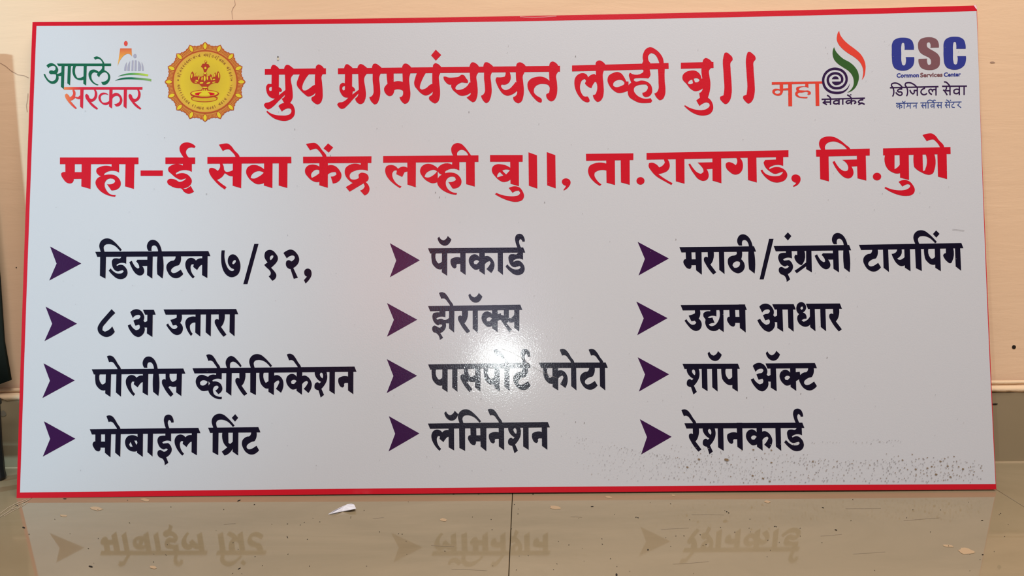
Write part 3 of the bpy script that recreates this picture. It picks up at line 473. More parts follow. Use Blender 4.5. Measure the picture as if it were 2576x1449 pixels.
HEAD = [
 # line 1
 ('P', "162,393 1105,380 1105,470 162,480", "268,480 265,350 285,328 310,328 345,348 385,390 380,480 378,670 415,695 427,720 415,745 385,742 380,795 480,715 472,480 472,350 495,328 530,330 575,360 612,390 600,480 580,500 585,680 592,760 588,850 550,915 590,940 615,985 627,1050 615,1110 570,1160 490,1190 400,1185 310,1155 240,1105 185,1050 200,1035 250,1072 330,1100 420,1108 500,1105 550,1085 572,1045 565,1010 530,998 480,1010 425,1048 372,962 410,930 460,915 422,848 455,830 472,790 380,880 290,970 240,1005 210,1013 170,985 148,945 165,920 220,905 320,845 260,835 210,790 185,720 188,650 215,620 265,622|270,665 240,668 228,700 240,732 268,725",
  "700,470 675,540 655,600 660,650 700,705 770,775 830,815 880,805 940,760 930,800 885,830 880,855 920,910 975,938 1020,915 1050,850 1055,740 1045,600 1040,500 1055,470 1075,385 1030,335 990,320 955,345 945,400 935,500 935,635 910,645 850,690 790,722 755,720 740,690 745,640 780,560 850,465"),
 ('P', "1290,380 4715,342 4715,432 1290,470", "1398,470 1395,345 1415,320 1440,318 1475,340 1515,378 1510,470 1508,660 1545,690 1557,715 1545,735 1520,735 1512,785 1612,710 1602,470 1603,340 1630,315 1665,320 1710,350 1745,380 1730,470 1708,500 1715,700 1722,780 1710,860 1680,915 1635,932 1595,915 1555,845 1590,815 1605,770 1530,850 1430,960 1380,1000 1345,1005 1300,975 1278,935 1300,912 1360,900 1448,832 1390,825 1335,765 1313,690 1325,630 1360,605 1395,612|1398,655 1370,660 1357,690 1372,722 1395,715",
  "1825,470 1818,350 1835,315 1870,308 1920,335 1965,375 1945,470 1932,500 1938,650 1942,780 1925,860 1890,925 1855,938 1815,905 1773,825 1810,810 1835,770 1838,690 1825,560",
  "2040,440 2150,440 2150,590 2210,578 2290,590 2285,440 2285,345 2310,312 2345,308 2385,330 2420,368 2405,470 2395,500 2400,680 2408,780 2395,860 2360,915 2315,928 2275,895 2240,825 2280,810 2295,770 2290,725 2260,710 2160,715 2150,760 2120,800 2080,808 2035,780 2005,730 2002,690 2020,655 2055,620 2045,540",
  "@Q 60,440 25,540 12,600 20,650 60,705 130,775 190,800 240,785 298,740 285,790 245,820 240,845 280,895 335,923 380,895 408,820 412,720 400,600 398,490 415,455 430,365 390,320 340,300 305,330 300,365 292,460 293,620 265,630 190,690 130,710 100,690 105,640 130,570 200,440",
  "@Q 345,93 430,175 347,262 273,180",
  "@Q 465,510 490,508 540,522 640,520 700,510 745,480 775,485 815,535 843,580 838,608 800,605 745,600 700,620 660,655 648,690 665,712 730,710 790,685 840,640 862,600 890,600 890,750 840,785 780,803 720,800 660,760 600,700 582,655 585,632 540,628 500,595 470,550",
  "@Q 870,450 872,330 895,292 925,288 965,305 1010,355 1000,450 980,480 985,620 993,740 980,830 950,890 915,903 870,875 822,830 850,812 878,790 885,750 880,600",
  "@Q 1090,447 1083,327 1100,292 1135,287 1185,312 1230,352 1210,447 1197,477 1203,627 1207,757 1190,837 1155,902 1120,918 1080,882 1043,802 1075,787 1100,747 1103,667 1090,537",
  "@Q 1420,430 1420,480 1405,510 1370,517 1285,518 1268,550 1285,620 1330,710 1390,780 1450,803 1520,785 1598,730 1590,790 1540,822 1540,850 1575,900 1620,920 1665,895 1695,820 1705,720 1695,600 1690,490 1710,450 1735,350 1690,305 1635,288 1600,305 1585,345 1580,450 1590,600 1575,592 1530,650 1475,700 1410,715 1370,690 1350,650 1365,630 1420,632 1470,605 1500,550 1500,490 1480,430",
  "@Q 2100,575 2050,535 1980,510 1890,515 1810,545 1765,600 1762,670 1800,760 1870,850 1930,900 1970,910 1982,890 1975,850 1950,830 1900,800 1862,755 1862,700 1895,650 1950,625 2020,623 2080,640 2100,670 2100,720 2090,760 2050,778 2048,805 2085,870 2125,890 2165,875 2205,810 2220,720 2215,600 2205,480 2230,435 2235,345 2195,295 2145,275 2110,295 2095,345 2093,440"),
 ('R', "98,283 1348,250 1350,327 98,360", "405,285 405,250 425,225 460,218 495,235 530,272 510,350 500,380 505,520 508,640 495,700 460,745 425,755 395,730 367,665 400,655 413,630 412,500 395,495 370,530 350,577 310,560 265,515 280,480 265,458 235,470 205,530 205,600 225,650 250,680 295,682 320,715 327,745 310,758 260,750 195,690 145,600 128,510 140,440 185,395 240,382 280,395 305,437 345,405 390,393 408,410",
  "830,490 800,490 770,430 740,390 690,367 630,380 570,420 557,470 580,540 640,610 690,637 750,635 830,605|775,500 740,472 680,475 635,510 632,545 660,562 730,550 775,525",
  "820,590 835,685 900,735 970,765 1060,770 1120,765 1137,740 1115,705 1060,715 990,700 930,660 900,610 905,570 950,540 1010,530 1060,530 1080,555 1070,600 1045,625 1010,635 1012,660 1050,692 1090,685 1130,645 1137,590 1115,530 1060,490 1000,478 915,488 895,470 910,450 1000,445 1085,450 1110,420 1105,330 1115,260 1088,215 1090,150 1125,122 1170,140 1210,200 1230,260 1285,260 1275,190 1240,130 1180,75 1110,45 1060,65 1020,130 1015,200 1020,220 1005,260 1010,330 1020,340 1020,365 1005,380 850,377 835,400 845,450 865,505 825,550",
  "1210,320 1300,320 1300,500 1308,580 1300,670 1270,720 1230,732 1195,700 1165,645 1195,630 1215,595 1218,500"),
 ('R', "1508,247 1930,237 1932,315 1508,325", "1787,250 1805,200 1832,185 1870,200 1910,240 1900,310 1875,345 1878,420 1890,500 1885,600 1858,700 1900,740 1925,800 1925,850 1890,905 1820,930 1750,928 1660,895 1590,845 1550,805 1562,798 1620,830 1700,855 1790,860 1850,840 1880,805 1875,775 1840,762 1790,778 1750,808 1707,735 1755,700 1745,640 1775,620 1790,580 1740,608 1690,615 1640,590 1580,520 1530,460 1532,410 1570,370 1630,350 1690,350 1730,370 1775,455 1787,450|1655,465 1610,490 1600,515 1620,525 1665,508|1675,455 1725,450 1750,470 1740,488 1690,500"),
 ('R', "2060,165 2075,120 2100,115 2140,140 2175,180 2178,210 2155,240 2152,330 2165,520 2165,650 2140,740 2110,775 2080,783 2045,755 2015,705 2020,685 2060,670 2070,600 2062,400"),
 ('R', "2358,157 2373,112 2398,107 2438,132 2473,172 2476,202 2453,232 2450,322 2463,512 2463,642 2438,732 2408,767 2378,777 2343,747 2313,697 2318,677 2358,662 2368,592 2360,392"),
 # line 2
 ('S', "72,363 1343,363 1343,470 72,470", "160,440 312,440 312,600 430,600 430,708 295,710 290,745 265,775 225,783 175,765 130,715 95,655 92,620 115,603 160,598", "425,440 575,440 567,873 418,830",
  "910,440 1030,440 1030,607 810,610 788,628 790,648 880,638 960,650 1020,695 1055,760 1050,825 1010,870 950,893 905,895 833,793 880,797 940,780 965,755 955,725 915,705 870,705 825,730 797,780 800,840 825,895 875,950 975,970 965,1000 880,985 790,950 710,890 660,820 648,760 670,710 735,668 690,640 660,590 670,545 720,515 908,512", "1135,440 1278,440 1270,872 1127,830"),
 ('S', "1378,573 1738,573 1738,660 1378,660"),
 ('S', "1780,363 2262,363 2262,467 1780,467", "2090,370 2040,310 2010,240 2012,190 2050,140 2120,118 2190,130 2268,182 2250,210 2190,200 2140,220 2113,270 2125,320 2170,370",
  "2068,440 2208,440 2208,595 1970,600 1947,618 1955,640 2060,615 2120,630 2180,680 2208,740 2195,790 2150,835 2068,862 2100,872 2150,850 2188,822 2242,915 2200,940 2150,950 2090,925 2035,865 1960,858 1870,825 1815,780 1808,745 1840,712 1890,708 1950,725 2005,757 2060,745 2118,700 2085,707 2030,722 1960,695 1880,630 1825,570 1828,530 1870,493 2060,492"),
 ('T', "70,322 1305,318 1307,415 70,422", "240,400 278,400 310,460 322,520 345,540 390,537 455,510 455,605 395,600 350,575 325,560 300,600 260,635 212,658 260,700 352,765 327,800 250,745 175,670 110,580 92,520 105,487 140,482 180,495 220,527 250,490 258,450", "445,400 575,400 567,782 442,745",
  "240,142 300,128 370,125 420,160 465,220 545,325 545,340 490,340 480,310 430,245 385,210 345,212 298,235", "915,512 915,700 860,720 800,722 740,690 670,620 640,550 655,485 710,445 780,440 840,460|900,553 840,530 770,545 720,590 708,630 750,640 820,615", "905,400 1030,400 1027,780 902,742", "1122,400 1250,400 1247,778 1120,742"),
 ('T', "1478,318 2487,312 2485,410 1480,415", "1730,472 1730,685 1675,692 1620,675 1550,615 1508,550 1510,500 1550,450 1610,433 1670,440|1718,518 1680,508 1630,530 1598,580 1608,628 1680,590 1718,560", "1718,400 1845,400 1843,775 1718,738",
  "1835,452 1890,440 1950,455 2010,510 2045,590 2035,640 1990,690 1917,712 1887,610 1930,605 1972,575 1960,545 1920,545 1835,585", "1522,132 1590,118 1660,118 1710,155 1750,210 1825,320 1825,335 1775,335 1760,300 1710,230 1675,202 1635,205 1583,225", "1847,122 1923,182 1857,258 1780,195",
  "2328,395 2432,395 2432,525 2230,530 2180,560 2165,605 2180,645 2215,655 2300,630 2295,585 2330,555 2370,555 2420,575 2445,625 2435,665 2400,690 2440,735 2458,790 2440,850 2383,888 2318,815 2365,790 2387,750 2370,710 2165,833 2108,765 2210,705 2150,660 2105,600 2092,545 2105,485 2160,440 2328,438"),
 ('U', "72,272 1307,262 1307,347 72,358", "390,425 390,470 350,480 320,542 242,505 250,460 225,458 195,485 190,520 205,570 250,630 310,665 292,687 215,635 150,575 105,500 98,450 115,405 160,388 210,393 265,437 330,408", "385,340 497,340 495,675 387,640",
  "780,430 780,605 710,623 650,600 580,535 550,470 565,415 610,380 670,372 725,390|770,470 735,450 680,460 625,500 610,540 650,550 720,520", "968,340 1060,340 1060,458 890,460 872,475 878,492 950,485 1010,497 1060,535 1087,590 1080,640 1040,680 970,690 917,607 970,605 1015,580 1005,548 965,537 920,550 888,590 885,640 905,690 950,730 1030,750 1022,773 960,765 880,735 815,690 775,630 775,575 835,512 780,465 780,430 815,390 965,382",
  "1037,270 1030,240 1045,210 1085,190 1125,200 1175,268 1215,268 1170,205 1130,155 1080,112 1030,103 985,120 957,160 955,205 985,270", "1145,340 1258,340 1260,667 1148,635"),
 ('U', "1457,258 1880,258 1880,346 1457,346", "1728,430 1728,570 1680,600 1625,607 1570,580 1520,530 1485,480 1480,440 1500,400 1545,378 1600,378 1670,395|1585,478 1630,523 1550,548 1555,510|1615,460 1660,445 1715,455 1665,510", "1718,340 1830,340 1832,662 1722,630",
  "1700,685 1740,668 1790,663 1840,680 1880,730 1898,790 1880,835 1830,860 1780,865 1700,850 1620,820 1520,765 1540,748 1610,775 1690,790 1780,790 1830,775 1848,745 1830,720 1790,725 1750,748"),
 ('U', "1955,223 2065,262 2070,693 1960,655"), ('U', "2192,220 2303,260 2308,690 2197,650"),
 ('U', "2440,655 2405,640 2388,610 2395,580 2425,562 2465,565 2495,590 2500,625 2480,665 2410,718 2410,708 2430,680"),
 ('W', "63,213 602,207 602,283 65,292", "298,325 298,403 200,405 165,425 160,455 190,515 240,560 222,577 150,525 100,460 87,400 105,350 150,325", "293,270 392,270 394,567 297,540", "458,270 560,270 561,565 461,537"),
 ('W', "752,203 2365,172 2365,248 752,280", "945,265 978,260 1010,310 1015,360 990,405 940,430 885,442 950,490 1047,545 1035,567 940,515 860,465 805,405 775,350 780,320 810,313 850,325 895,367 935,345 960,310", "1083,260 1182,260 1184,552 1085,525",
  "1508,308 1508,382 1435,388 1455,430 1458,470 1440,505 1400,520 1350,505 1290,440 1228,330 1247,323 1285,380 1330,425 1370,440 1398,420 1395,385 1370,350 1332,312", "1500,255 1600,255 1603,547 1502,517", "1770,255 1810,255 1840,300 1848,350 1835,405 1800,440 1750,448 1700,420 1655,365 1652,325 1680,307 1715,312 1763,342 1783,300", "1900,250 2000,250 2005,538 1905,510",
  "2222,245 2305,245 2305,350 2170,355 2145,372 2150,388 2230,362 2290,375 2335,410 2352,455 2330,505 2280,532 2215,538 2150,515 2100,475 2047,400 2068,392 2100,435 2160,462 2220,467 2275,455 2303,415 2270,425 2210,440 2150,410 2100,360 2082,310 2100,283 2222,278"),
 ('W', "2450,540 2410,520 2398,490 2415,455 2455,448 2495,470 2502,510 2480,555 2417,587 2420,575 2445,555"),
 ('X', "145,367 1015,348 1015,460 148,477", "240,375 200,310 195,250 215,200 270,165 370,150 450,165 540,215 620,280 700,362 700,375 660,375 600,305 530,260 450,233 380,237 320,265 292,310 300,375", "205,450 348,450 355,878 213,840",
  "812,523 812,632 718,638 745,690 750,760 720,810 670,830 610,815 540,760 470,670 413,563 447,548 490,620 550,685 610,712 650,705 667,670 655,610 610,555 570,530", "805,440 950,440 960,865 817,828"),
 ('X', "1230,345 2322,322 2325,435 1232,457", "1270,430 1417,430 1417,680 1445,665 1505,600 1505,745 1440,750 1380,730 1310,680 1275,625", "1497,430 1647,430 1652,855 1507,817", "1483,885 1530,862 1590,855 1660,880 1715,940 1745,1015 1735,1060 1690,1100 1620,1112 1530,1108 1430,1080 1330,1035 1252,985 1272,968 1350,1000 1450,1020 1560,1020 1630,1000 1670,965 1668,935 1630,923 1590,935 1545,962",
  "1727,430 1870,430 1878,710 1900,705 1918,670 1918,430 2060,430 2063,690 2040,745 1990,770 1930,765 1860,735 1770,680 1735,640 1728,600", "2110,425 2260,425 2268,840 2120,800", "1870,128 1950,105 2020,103 2080,140 2125,200 2220,325 2220,335 2155,335 2140,300 2090,235 2045,200 1995,205 1940,228"),
]
for row in HEAD:
    sh = []
    for s in row[1:]:
        c = row[0]
        if s[0] == '@': c, s = s[1], s[3:]
        sh.append(shape(c, s))
    emit('heading_lettering', sh, RED, sign)
emit('heading_lettering', [ell('W', 683, 520, 46, 43)], RED, sign)
emit('heading_lettering', [ell('X', 1133, 800, 68, 62)], RED, sign)

# ---- left logo: two-line word mark, arch figure and domed building
def logo(name, label):
    o = bpy.data.objects.new(name, None); COL.objects.link(o); o.parent = sign; o['label'] = label; return o
lg = logo('state_service_logo', 'green and red two-line word mark with a small dome')
ZA = lambda *a: [shape('ZA', s) for s in a]
emit('green_word', ZA("312,508 1303,508 1303,553 345,553", "125,545 160,515 215,500 270,520 320,570 340,620 325,670 308,690 350,690 405,652 405,735 340,735 345,790 320,840 280,870 230,878 170,850 110,780 72,700 100,697 130,760 180,815 230,830 280,805 300,760 295,705 240,700 200,700 170,670 180,640 220,632 255,645 290,615 290,575 255,550 210,555 160,590",
  "400,540 455,540 442,975 388,930", "515,540 572,540 555,905 505,868", "618,540 670,540 668,740 690,770 730,770 808,735 808,798 750,812 690,800 640,765 618,730", "805,540 860,540 848,908 797,875", "985,400 1040,377 1100,400 1150,450 1180,510 1180,560 1135,560 1145,500 1110,440 1070,420 1015,438",
  "1135,540 1182,540 1182,630 1235,660 1280,715 1285,780 1255,850 1200,893 1145,890 1122,842 1180,835 1235,800 1248,740 1225,685 1180,665 1130,690 1085,760 1045,715 1055,685 1000,665 955,695 945,760 970,825 1020,870 1075,893 1055,905 985,875 930,820 895,740 895,680 925,635 980,617 1035,630 1078,660 1110,630 1135,600"), GREEN, lg)
gx0, gx1 = b2('ZA', 450, 0)[0], b2('ZA', 800, 0)[0]
GRD = graded('print_orange_to_red', gx0, gx1, [(0.0, (0.78, 0.25, 0.085)), (0.55, (0.72, 0.075, 0.05)), (1.0, (0.60, 0.020, 0.045))])
ra_ = "1010,975 1045,1030 1050,1090 1030,1150 990,1190 935,1210 1000,1270 1065,1325 1045,1347 960,1290 890,1210 835,1120 832,1085 855,1060 885,1080 915,1140 950,1155 985,1130 1005,1070 1000,1010 980,975"
emit('red_word', ZA("448,935 1875,935 1873,985 440,985", "605,975 640,1000 655,1050 645,1110 700,1120 750,1078 750,1150 700,1155 650,1130 610,1165 560,1185 620,1255 680,1322 655,1335 580,1270 510,1190 465,1110 462,1075 490,1055 520,1075 550,1120 590,1095 610,1050 600,1000", "742,970 802,970 790,1330 738,1292", ra_,
  ' '.join('%g,%g' % (float(p.split(',')[0])+790, float(p.split(',')[1])) for p in ra_.split()),
  "1260,1085 1200,1068 1150,1075 1115,1110 1120,1170 1150,1215 1200,1220 1275,1180 1275,1230 1230,1260 1180,1262 1120,1225 1080,1170 1072,1120 1095,1070 1150,1038 1210,1045", "1272,970 1330,970 1320,1328 1265,1290",
  "1322,1078 1380,1042 1440,1055 1490,1110 1508,1170 1490,1240 1450,1280 1395,1290 1355,1245 1410,1235 1455,1200 1460,1140 1430,1100 1380,1100 1322,1160", "1535,970 1592,970 1585,1330 1530,1290"), GRD, lg)
emit('figure_head', [ell('ZA', 1571, 142, 34, 46)], printed('print_coral', (0.70, 0.075, 0.055)), lg)
gz0, gz1 = b2('ZA', 1450, 560)[1], b2('ZA', 1450, 232)[1]
emit('arch_figure', ZA("1468,232 1675,232 1682,380 1655,345 1610,330 1560,345 1500,400 1450,480 1420,555 1440,430 1455,330"), graded('print_amber_fade', gz0, gz1, [(0, (0.80, 0.50, 0.12)), (0.6, (0.75, 0.30, 0.06)), (1, (0.66, 0.13, 0.06))], 2), lg)
for s in ("1543,640 1550,560 1590,480 1578,640", "1600,640 1605,550 1648,462 1642,640", "1672,640 1682,450 1710,448 1707,640", "1728,640 1735,448 1768,448 1765,640", "1790,640 1798,455 1835,510 1840,640", "1868,640 1858,480 1888,550 1898,640"):
    emit('dome_bar', ZA(s), GREY, lg)
emit('dome_finial', [ell('ZA', 1738, 370, 30, 38)], GREY, lg)
sx0, sx1 = b2('ZA', 1425, 0)[0], b2('ZA', 2000, 0)[0]
SW = graded('print_green_to_lime', sx0, sx1, [(0, (0.02, 0.14, 0.06)), (0.45, (0.10, 0.34, 0.11)), (1, (0.50, 0.62, 0.06))])
SW2 = graded('print_green_fade', sx0, sx1, [(0, (0.008, 0.09, 0.05)), (0.5, (0.015, 0.16, 0.08)), (1, (0.22, 0.40, 0.12))])
emit('swoosh', ZA("1425,745 1520,705 1650,682 1800,682 1980,705 1975,740 1850,722 1700,715 1550,722"), SW, lg)
emit('swoosh', ZA("1372,822 1480,775 1620,758 1780,765 2035,790 2035,832 1850,805 1680,795 1500,800"), SW2, lg)

# ---- round gold emblem with oil lamp
eb = logo('round_emblem', 'round gold emblem with a lamp in the centre and a petalled rim')
cx0, cy0 = 733, 733
ring = []
for i in range(16*10):
    a = 2*math.pi*i/160; k = i % 10; ph = min(k, 10-k)/5.0
    r = 628+32*(1-ph)**1.5 - 14*ph + (7 if i % 2 else -6)
    if k == 0: r = 668
    ring.append((cx0+r*math.sin(a), cy0-r*math.cos(a)*0.985))
emit('rim', [([tuple(1000*c for c in b2('ZE', x, y)) for x, y in ring], [])], AMBER, eb, -0.0004)
spk = []
for i in range(160):
    if i % 10 == 0: continue
    a = 2*math.pi*(i+0.5)/160; spk.append(stroke('ZE', "%g,%g %g,%g" % (cx0+545*math.sin(a), cy0-545*math.cos(a), cx0+(618-8*abs(5-i % 10)*0)*math.sin(a), cy0-(612)*math.cos(a)), 10))
emit('rim_ribs', spk, RUST, eb, -0.00045)
ob = ring+[ring[0]]
emit('rim_outline', [([tuple(1000*c for c in b2('ZE', x, y)) for x, y in ring], [[tuple(1000*c for c in b2('ZE', cx0+(x-cx0)*0.979, cy0+(y-cy0)*0.979)) for x, y in ring]])], RUST, eb, -0.00047)
for i in range(16):
    a = 2*math.pi*i/16; px_, py_ = cx0+597*math.sin(a), cy0-590*math.cos(a)
    def leaf(k):
        pts = [(0, -62*k), (24*k, -30*k), (30*k, 0), (22*k, 32*k), (0, 55*k), (-22*k, 32*k), (-30*k, 0), (-24*k, -30*k)]
        return ' '.join('%.1f,%.1f' % (px_+x*math.cos(a)-y*math.sin(a), py_+x*math.sin(a)+y*math.cos(a)) for x, y in pts)
    q = emit('petal', [shape('ZE', leaf(1.22))], RUST, eb, -0.0005)
    emit('petal_fill', [shape('ZE', leaf(0.93))], YELLOW, eb, -0.00055)
emit('disc_edge', [ell('ZE', cx0, cy0, 545, 527, 64)], RUST, eb, -0.0006)
GD = printed('print_gold_disc', (1, 1, 1)); N_, L_, B_ = nodes(GD)
tc = N_.new('ShaderNodeTexCoord'); vm = N_.new('ShaderNodeVectorMath'); vm.operation = 'DISTANCE'
cc = b2('ZE', cx0, cy0); vm.inputs[1].default_value = (cc[0], -0.0007, cc[1]); L_.new(tc.outputs['Object'], vm.inputs[0])
mr = N_.new('ShaderNodeMapRange'); mr.inputs[2].default_value = abs(b2('ZE', cx0+520, cy0)[0]-cc[0]); L_.new(vm.outputs['Value'], mr.inputs[0])
_r = ramp(GD, mr.outputs[0], [(0.0, (0.55, 0.30, 0.05)), (0.35, (0.62, 0.43, 0.04)), (0.75, (0.70, 0.50, 0.04)), (1.0, (0.66, 0.35, 0.06))]); L_.new(_r.outputs[0], B_.inputs['Base Color'])
emit('disc', [ell('ZE', cx0, cy0, 520, 503, 64)], GD, eb, -0.00065)
def seal(names, a0, a1, flip, R):
    sh = []
    for i, nm in enumerate(names):
        if nm == ' ': continue
        a = math.radians(a0+(a1-a0)*i/(len(names)-1))
        px_, py_ = cx0+R*math.sin(a), cy0-R*math.cos(a)
        o = np.array(b2('ZE', px_, py_))*1000; ang = -a+(math.pi if flip else 0); c, s = math.cos(ang), math.sin(ang)
        rings = []
        for g in (nm if isinstance(nm, tuple) else (nm,)):
            src, ref, polys = GL[g]
            for t in polys: rings.append(shape(src, t, 2))
        allp = np.array([p for r_ in rings for p in r_[0]]); mid = (allp.max(0)+allp.min(0))/2; sc = 0.115
        T = lambda p: (o[0]+sc*((p[0]-mid[0])*c-(p[1]-mid[1])*s), o[1]+sc*((p[0]-mid[0])*s+(p[1]-mid[1])*c))
        for r_, hs in rings: sh.append(([T(p) for p in r_], [[T(p) for p in h] for h in hs]))
    return sh
SEAL = printed('print_seal_text', (0.30, 0.12, 0.03))
sh = seal(['pra', 'i_narrow', 'ta', 'pa', 'na', 'na', 'Da', 'la', 'e', 'ba', 'e', 'ba', ' ', 'ba', 'dha', 'i_narrow', 'Tha', 'na', 'i_narrow', 'ba', 'sha', 'ba', ' ', 'ba', 'i_narrow', 'Da', 'ta', 'aa'], -78, 82, False, 442)
sh += seal(['ma', 'Da', 'aa', 'ra', 'aa', 'Ta', 'ra', 'sa', 'ya', ' ', 'ra', 'aa', 'ja', 'sa', 'ya', ' ', 'ma', 'u', 'Da', 'aa', ' ', 'ba', 'Da', 'aa', 'ya', ' ', 'ra', 'aa', 'ja', 'ta', 'e'], 262, 98, True, 442)
emit('ring_lettering', sh, SEAL, eb, -0.0007)
emit('ring_dot', [ell('ZE', 288, 705, 15, 15, 12)], SEAL, eb, -0.0007); emit('ring_dot', [ell('ZE', 1172, 705, 15, 15, 12)], SEAL, eb, -0.0007)
ZE = lambda *a: [shape('ZE', s) for s in a]
DR = printed('print_red_brown', (0.42, 0.045, 0.022))
emit('lamp_outline', [ell('ZE', 726, 928, 240, 62, 40), ell('ZE', 722, 1010, 220, 60, 40)]+ZE("505,985 940,985 942,1010 505,1010",
  "490,690 500,600 522,560 545,590 545,650 570,640 565,600 590,580 605,640 612,650 630,625 655,650 690,640 730,605 780,640 810,630 820,605 845,620 850,665 880,650 885,600 905,575 925,640 930,590 950,555 978,600 980,690 945,755 830,775 800,800 775,830 795,880 800,920 660,920 670,870 700,830 665,800 640,775 530,750",
  "735,370 765,385 765,415 752,435 790,440 818,488 790,500 765,545 755,570 775,610 700,610 715,570 710,545 690,500 665,485 690,435 735,430 728,405"), DR, eb, -0.00075)
emit('lamp_bowl', [ell('ZE', 726, 925, 222, 47, 36)], YELLOW, eb, -0.0008)
emit('lamp_bowl', [(ell('ZE', 722, 1015, 204, 44, 36)[0], [])], GOLD, eb, -0.0008)
emit('lamp_bowl', ZE("500,925 500,960 560,985 640,1000 722,1003 810,998 890,982 950,955 950,925 890,960 722,978 560,960"), DR, eb, -0.00083)
emit('bowl_inside', [ell('ZE', 730, 935, 165, 32, 30)], RED, eb, -0.00085)
emit('lamp_foot', ZE("640,940 660,920 800,920 822,960 730,965 640,960", "665,920 690,905 780,905 795,920", "690,815 765,815 775,830 740,838 700,830"), YELLOW, eb, -0.0009)
lf = []
for x, y, r, h, ro in ((515, 635, 12, 40, .15), (585, 620, 9, 30, 0), (632, 670, 10, 32, .2), (685, 680, 10, 30, .1), (728, 680, 16, 48, 0), (772, 670, 12, 34, -.1), (835, 680, 10, 32, -.2), (895, 625, 9, 30, 0), (960, 630, 10, 45, -.1),
                       (600, 715, 26, 12, .3), (675, 752, 32, 13, -.1), (790, 755, 34, 13, -.3), (880, 695, 22, 11, -.2), (580, 740, 22, 9, .2), (880, 740, 28, 9, -.2), (740, 505, 18, 20, 0), (735, 590, 22, 15, 0), (748, 395, 12, 20, 0), (700, 870, 8, 18, .2), (730, 868, 8, 20, 0), (762, 870, 8, 18, -.2)):
    lf.append(ell('ZE', x, y, r, h, 12, ro))
emit('lamp_petals', lf, YELLOW, eb, -0.0009)

# ---- flame and spiral logo
ml = logo('flame_spiral_logo', 'spiral letter e with orange and green flames beside an orange word')
ZM = lambda *a: [shape('ZM', s) for s in a]
emit('orange_word', ZM("78,945 960,930 960,968 78,988", "362,970 428,970 432,1362 366,1362", "215,970 275,970 275,1055 370,1050 370,1085 275,1088 265,1130 240,1165 190,1180 130,1165 88,1120 92,1085 120,1062 170,1058 215,1068|225,1095 180,1085 140,1095 130,1120 150,1142 190,1145 220,1130",
  "660,965 712,965 715,1045 560,1050 545,1065 560,1085 650,1090 720,1092 755,1120 755,1150 720,1168 695,1155 700,1140 720,1135 700,1118 600,1125 545,1130 525,1155 550,1185 620,1200 700,1200 695,1222 600,1220 520,1200 485,1160 490,1120 515,1100 500,1060 510,1030 545,1022 655,1018", "832,960 898,960 903,1355 840,1355"), ORANGE, ml)
emit('orange_flame', ZM("1250,55 1235,70 1210,140 1207,210 1240,290 1300,360 1400,440 1510,510 1600,590 1650,680 1665,770 1655,850 1640,905 1680,850 1700,760 1705,660 1680,560 1620,460 1520,370 1400,280 1310,190 1260,110"), ORANGE, ml)
emit('green_flame', ZM("1160,335 1138,390 1135,470 1160,550 1220,620 1320,690 1410,750 1475,830 1500,920 1490,1010 1445,1080 1385,1125 1440,1110 1520,1050 1570,960 1590,860 1570,760 1520,680 1430,600 1320,540 1240,470 1185,400"), GREEN2, ml)
emit('spiral', [stroke('ZM', "1428,975 1400,1040 1345,1095 1270,1125", 4, 40), stroke('ZM', "1275,1124 1190,1130 1090,1108 1010,1045 972,950 980,850 1035,765 1120,718 1215,715 1310,755 1365,830 1375,915 1345,985 1290,1032 1215,1048 1130,1035 1075,985 1050,915 1065,850 1115,805 1185,790 1250,808 1292,855 1300,905 1285,945", 42)]
  + ZM("1120,893 1140,860 1180,843 1220,855 1240,893", "1120,935 1300,932 1270,975 1220,993 1180,995 1145,975"), VIOLET, ml)
def strokes(crop, w, *a): return [stroke(crop, s, w) for s in a]
emit('dark_word', strokes('ZM', 24, "942,1242 1695,1222", "1000,1240 1000,1270 960,1300", "962,1292 1035,1335", "985,1290 1097,1290", "1097,1240 1097,1337", "1035,1170 1075,1195 1105,1240", "1245,1275 1190,1265 1152,1285 1152,1308 1190,1322 1245,1295", "1245,1235 1245,1337", "1310,1232 1310,1335",
  "1460,1232 1460,1332", "1455,1275 1400,1265 1364,1290 1390,1315 1455,1295", "1465,1275 1520,1272 1540,1298 1505,1315", "1385,1165 1425,1185 1460,1230", "1660,1225 1655,1255 1600,1262 1580,1288 1610,1308 1650,1303", "1650,1300 1580,1335", "1640,1305 1690,1330")
  + [ell('ZM', 1448, 1163, 15, 10, 12)], VIOLET, ml)

# ---- service centre logo
cl = logo('service_centre_logo', 'blue and mauve CSC logo with small captions')
C1 = "498,328 327,328 325,240 318,210 300,200 280,210 272,240 268,400 275,560 290,605 312,615 335,605 347,570 348,462 503,462 500,560 480,620 430,670 370,700 300,710 220,700 150,665 112,600 98,500 95,330 100,220 130,160 200,120 300,108 400,122 460,160 490,230"
emit('letter', [shape('ZC', C1)], BLUE, cl)
emit('letter', [shape('ZC', "952,287 797,290 795,215 785,195 762,192 740,205 732,240 740,275 780,310 860,355 930,405 965,460 972,540 960,620 910,670 850,692 780,698 700,688 630,655 595,600 583,495 737,490 740,560 755,600 778,605 802,590 810,550 800,500 770,470 700,435 620,385 585,330 573,260 580,190 620,135 690,108 765,100 850,110 920,150 945,200")], MAUVE, cl, label='mauve letter S')
emit('letter', [shape('ZC', ' '.join('%g,%g' % (float(p.split(',')[0])+942, float(p.split(',')[1])-17) for p in C1.split()))], BLUE, cl)
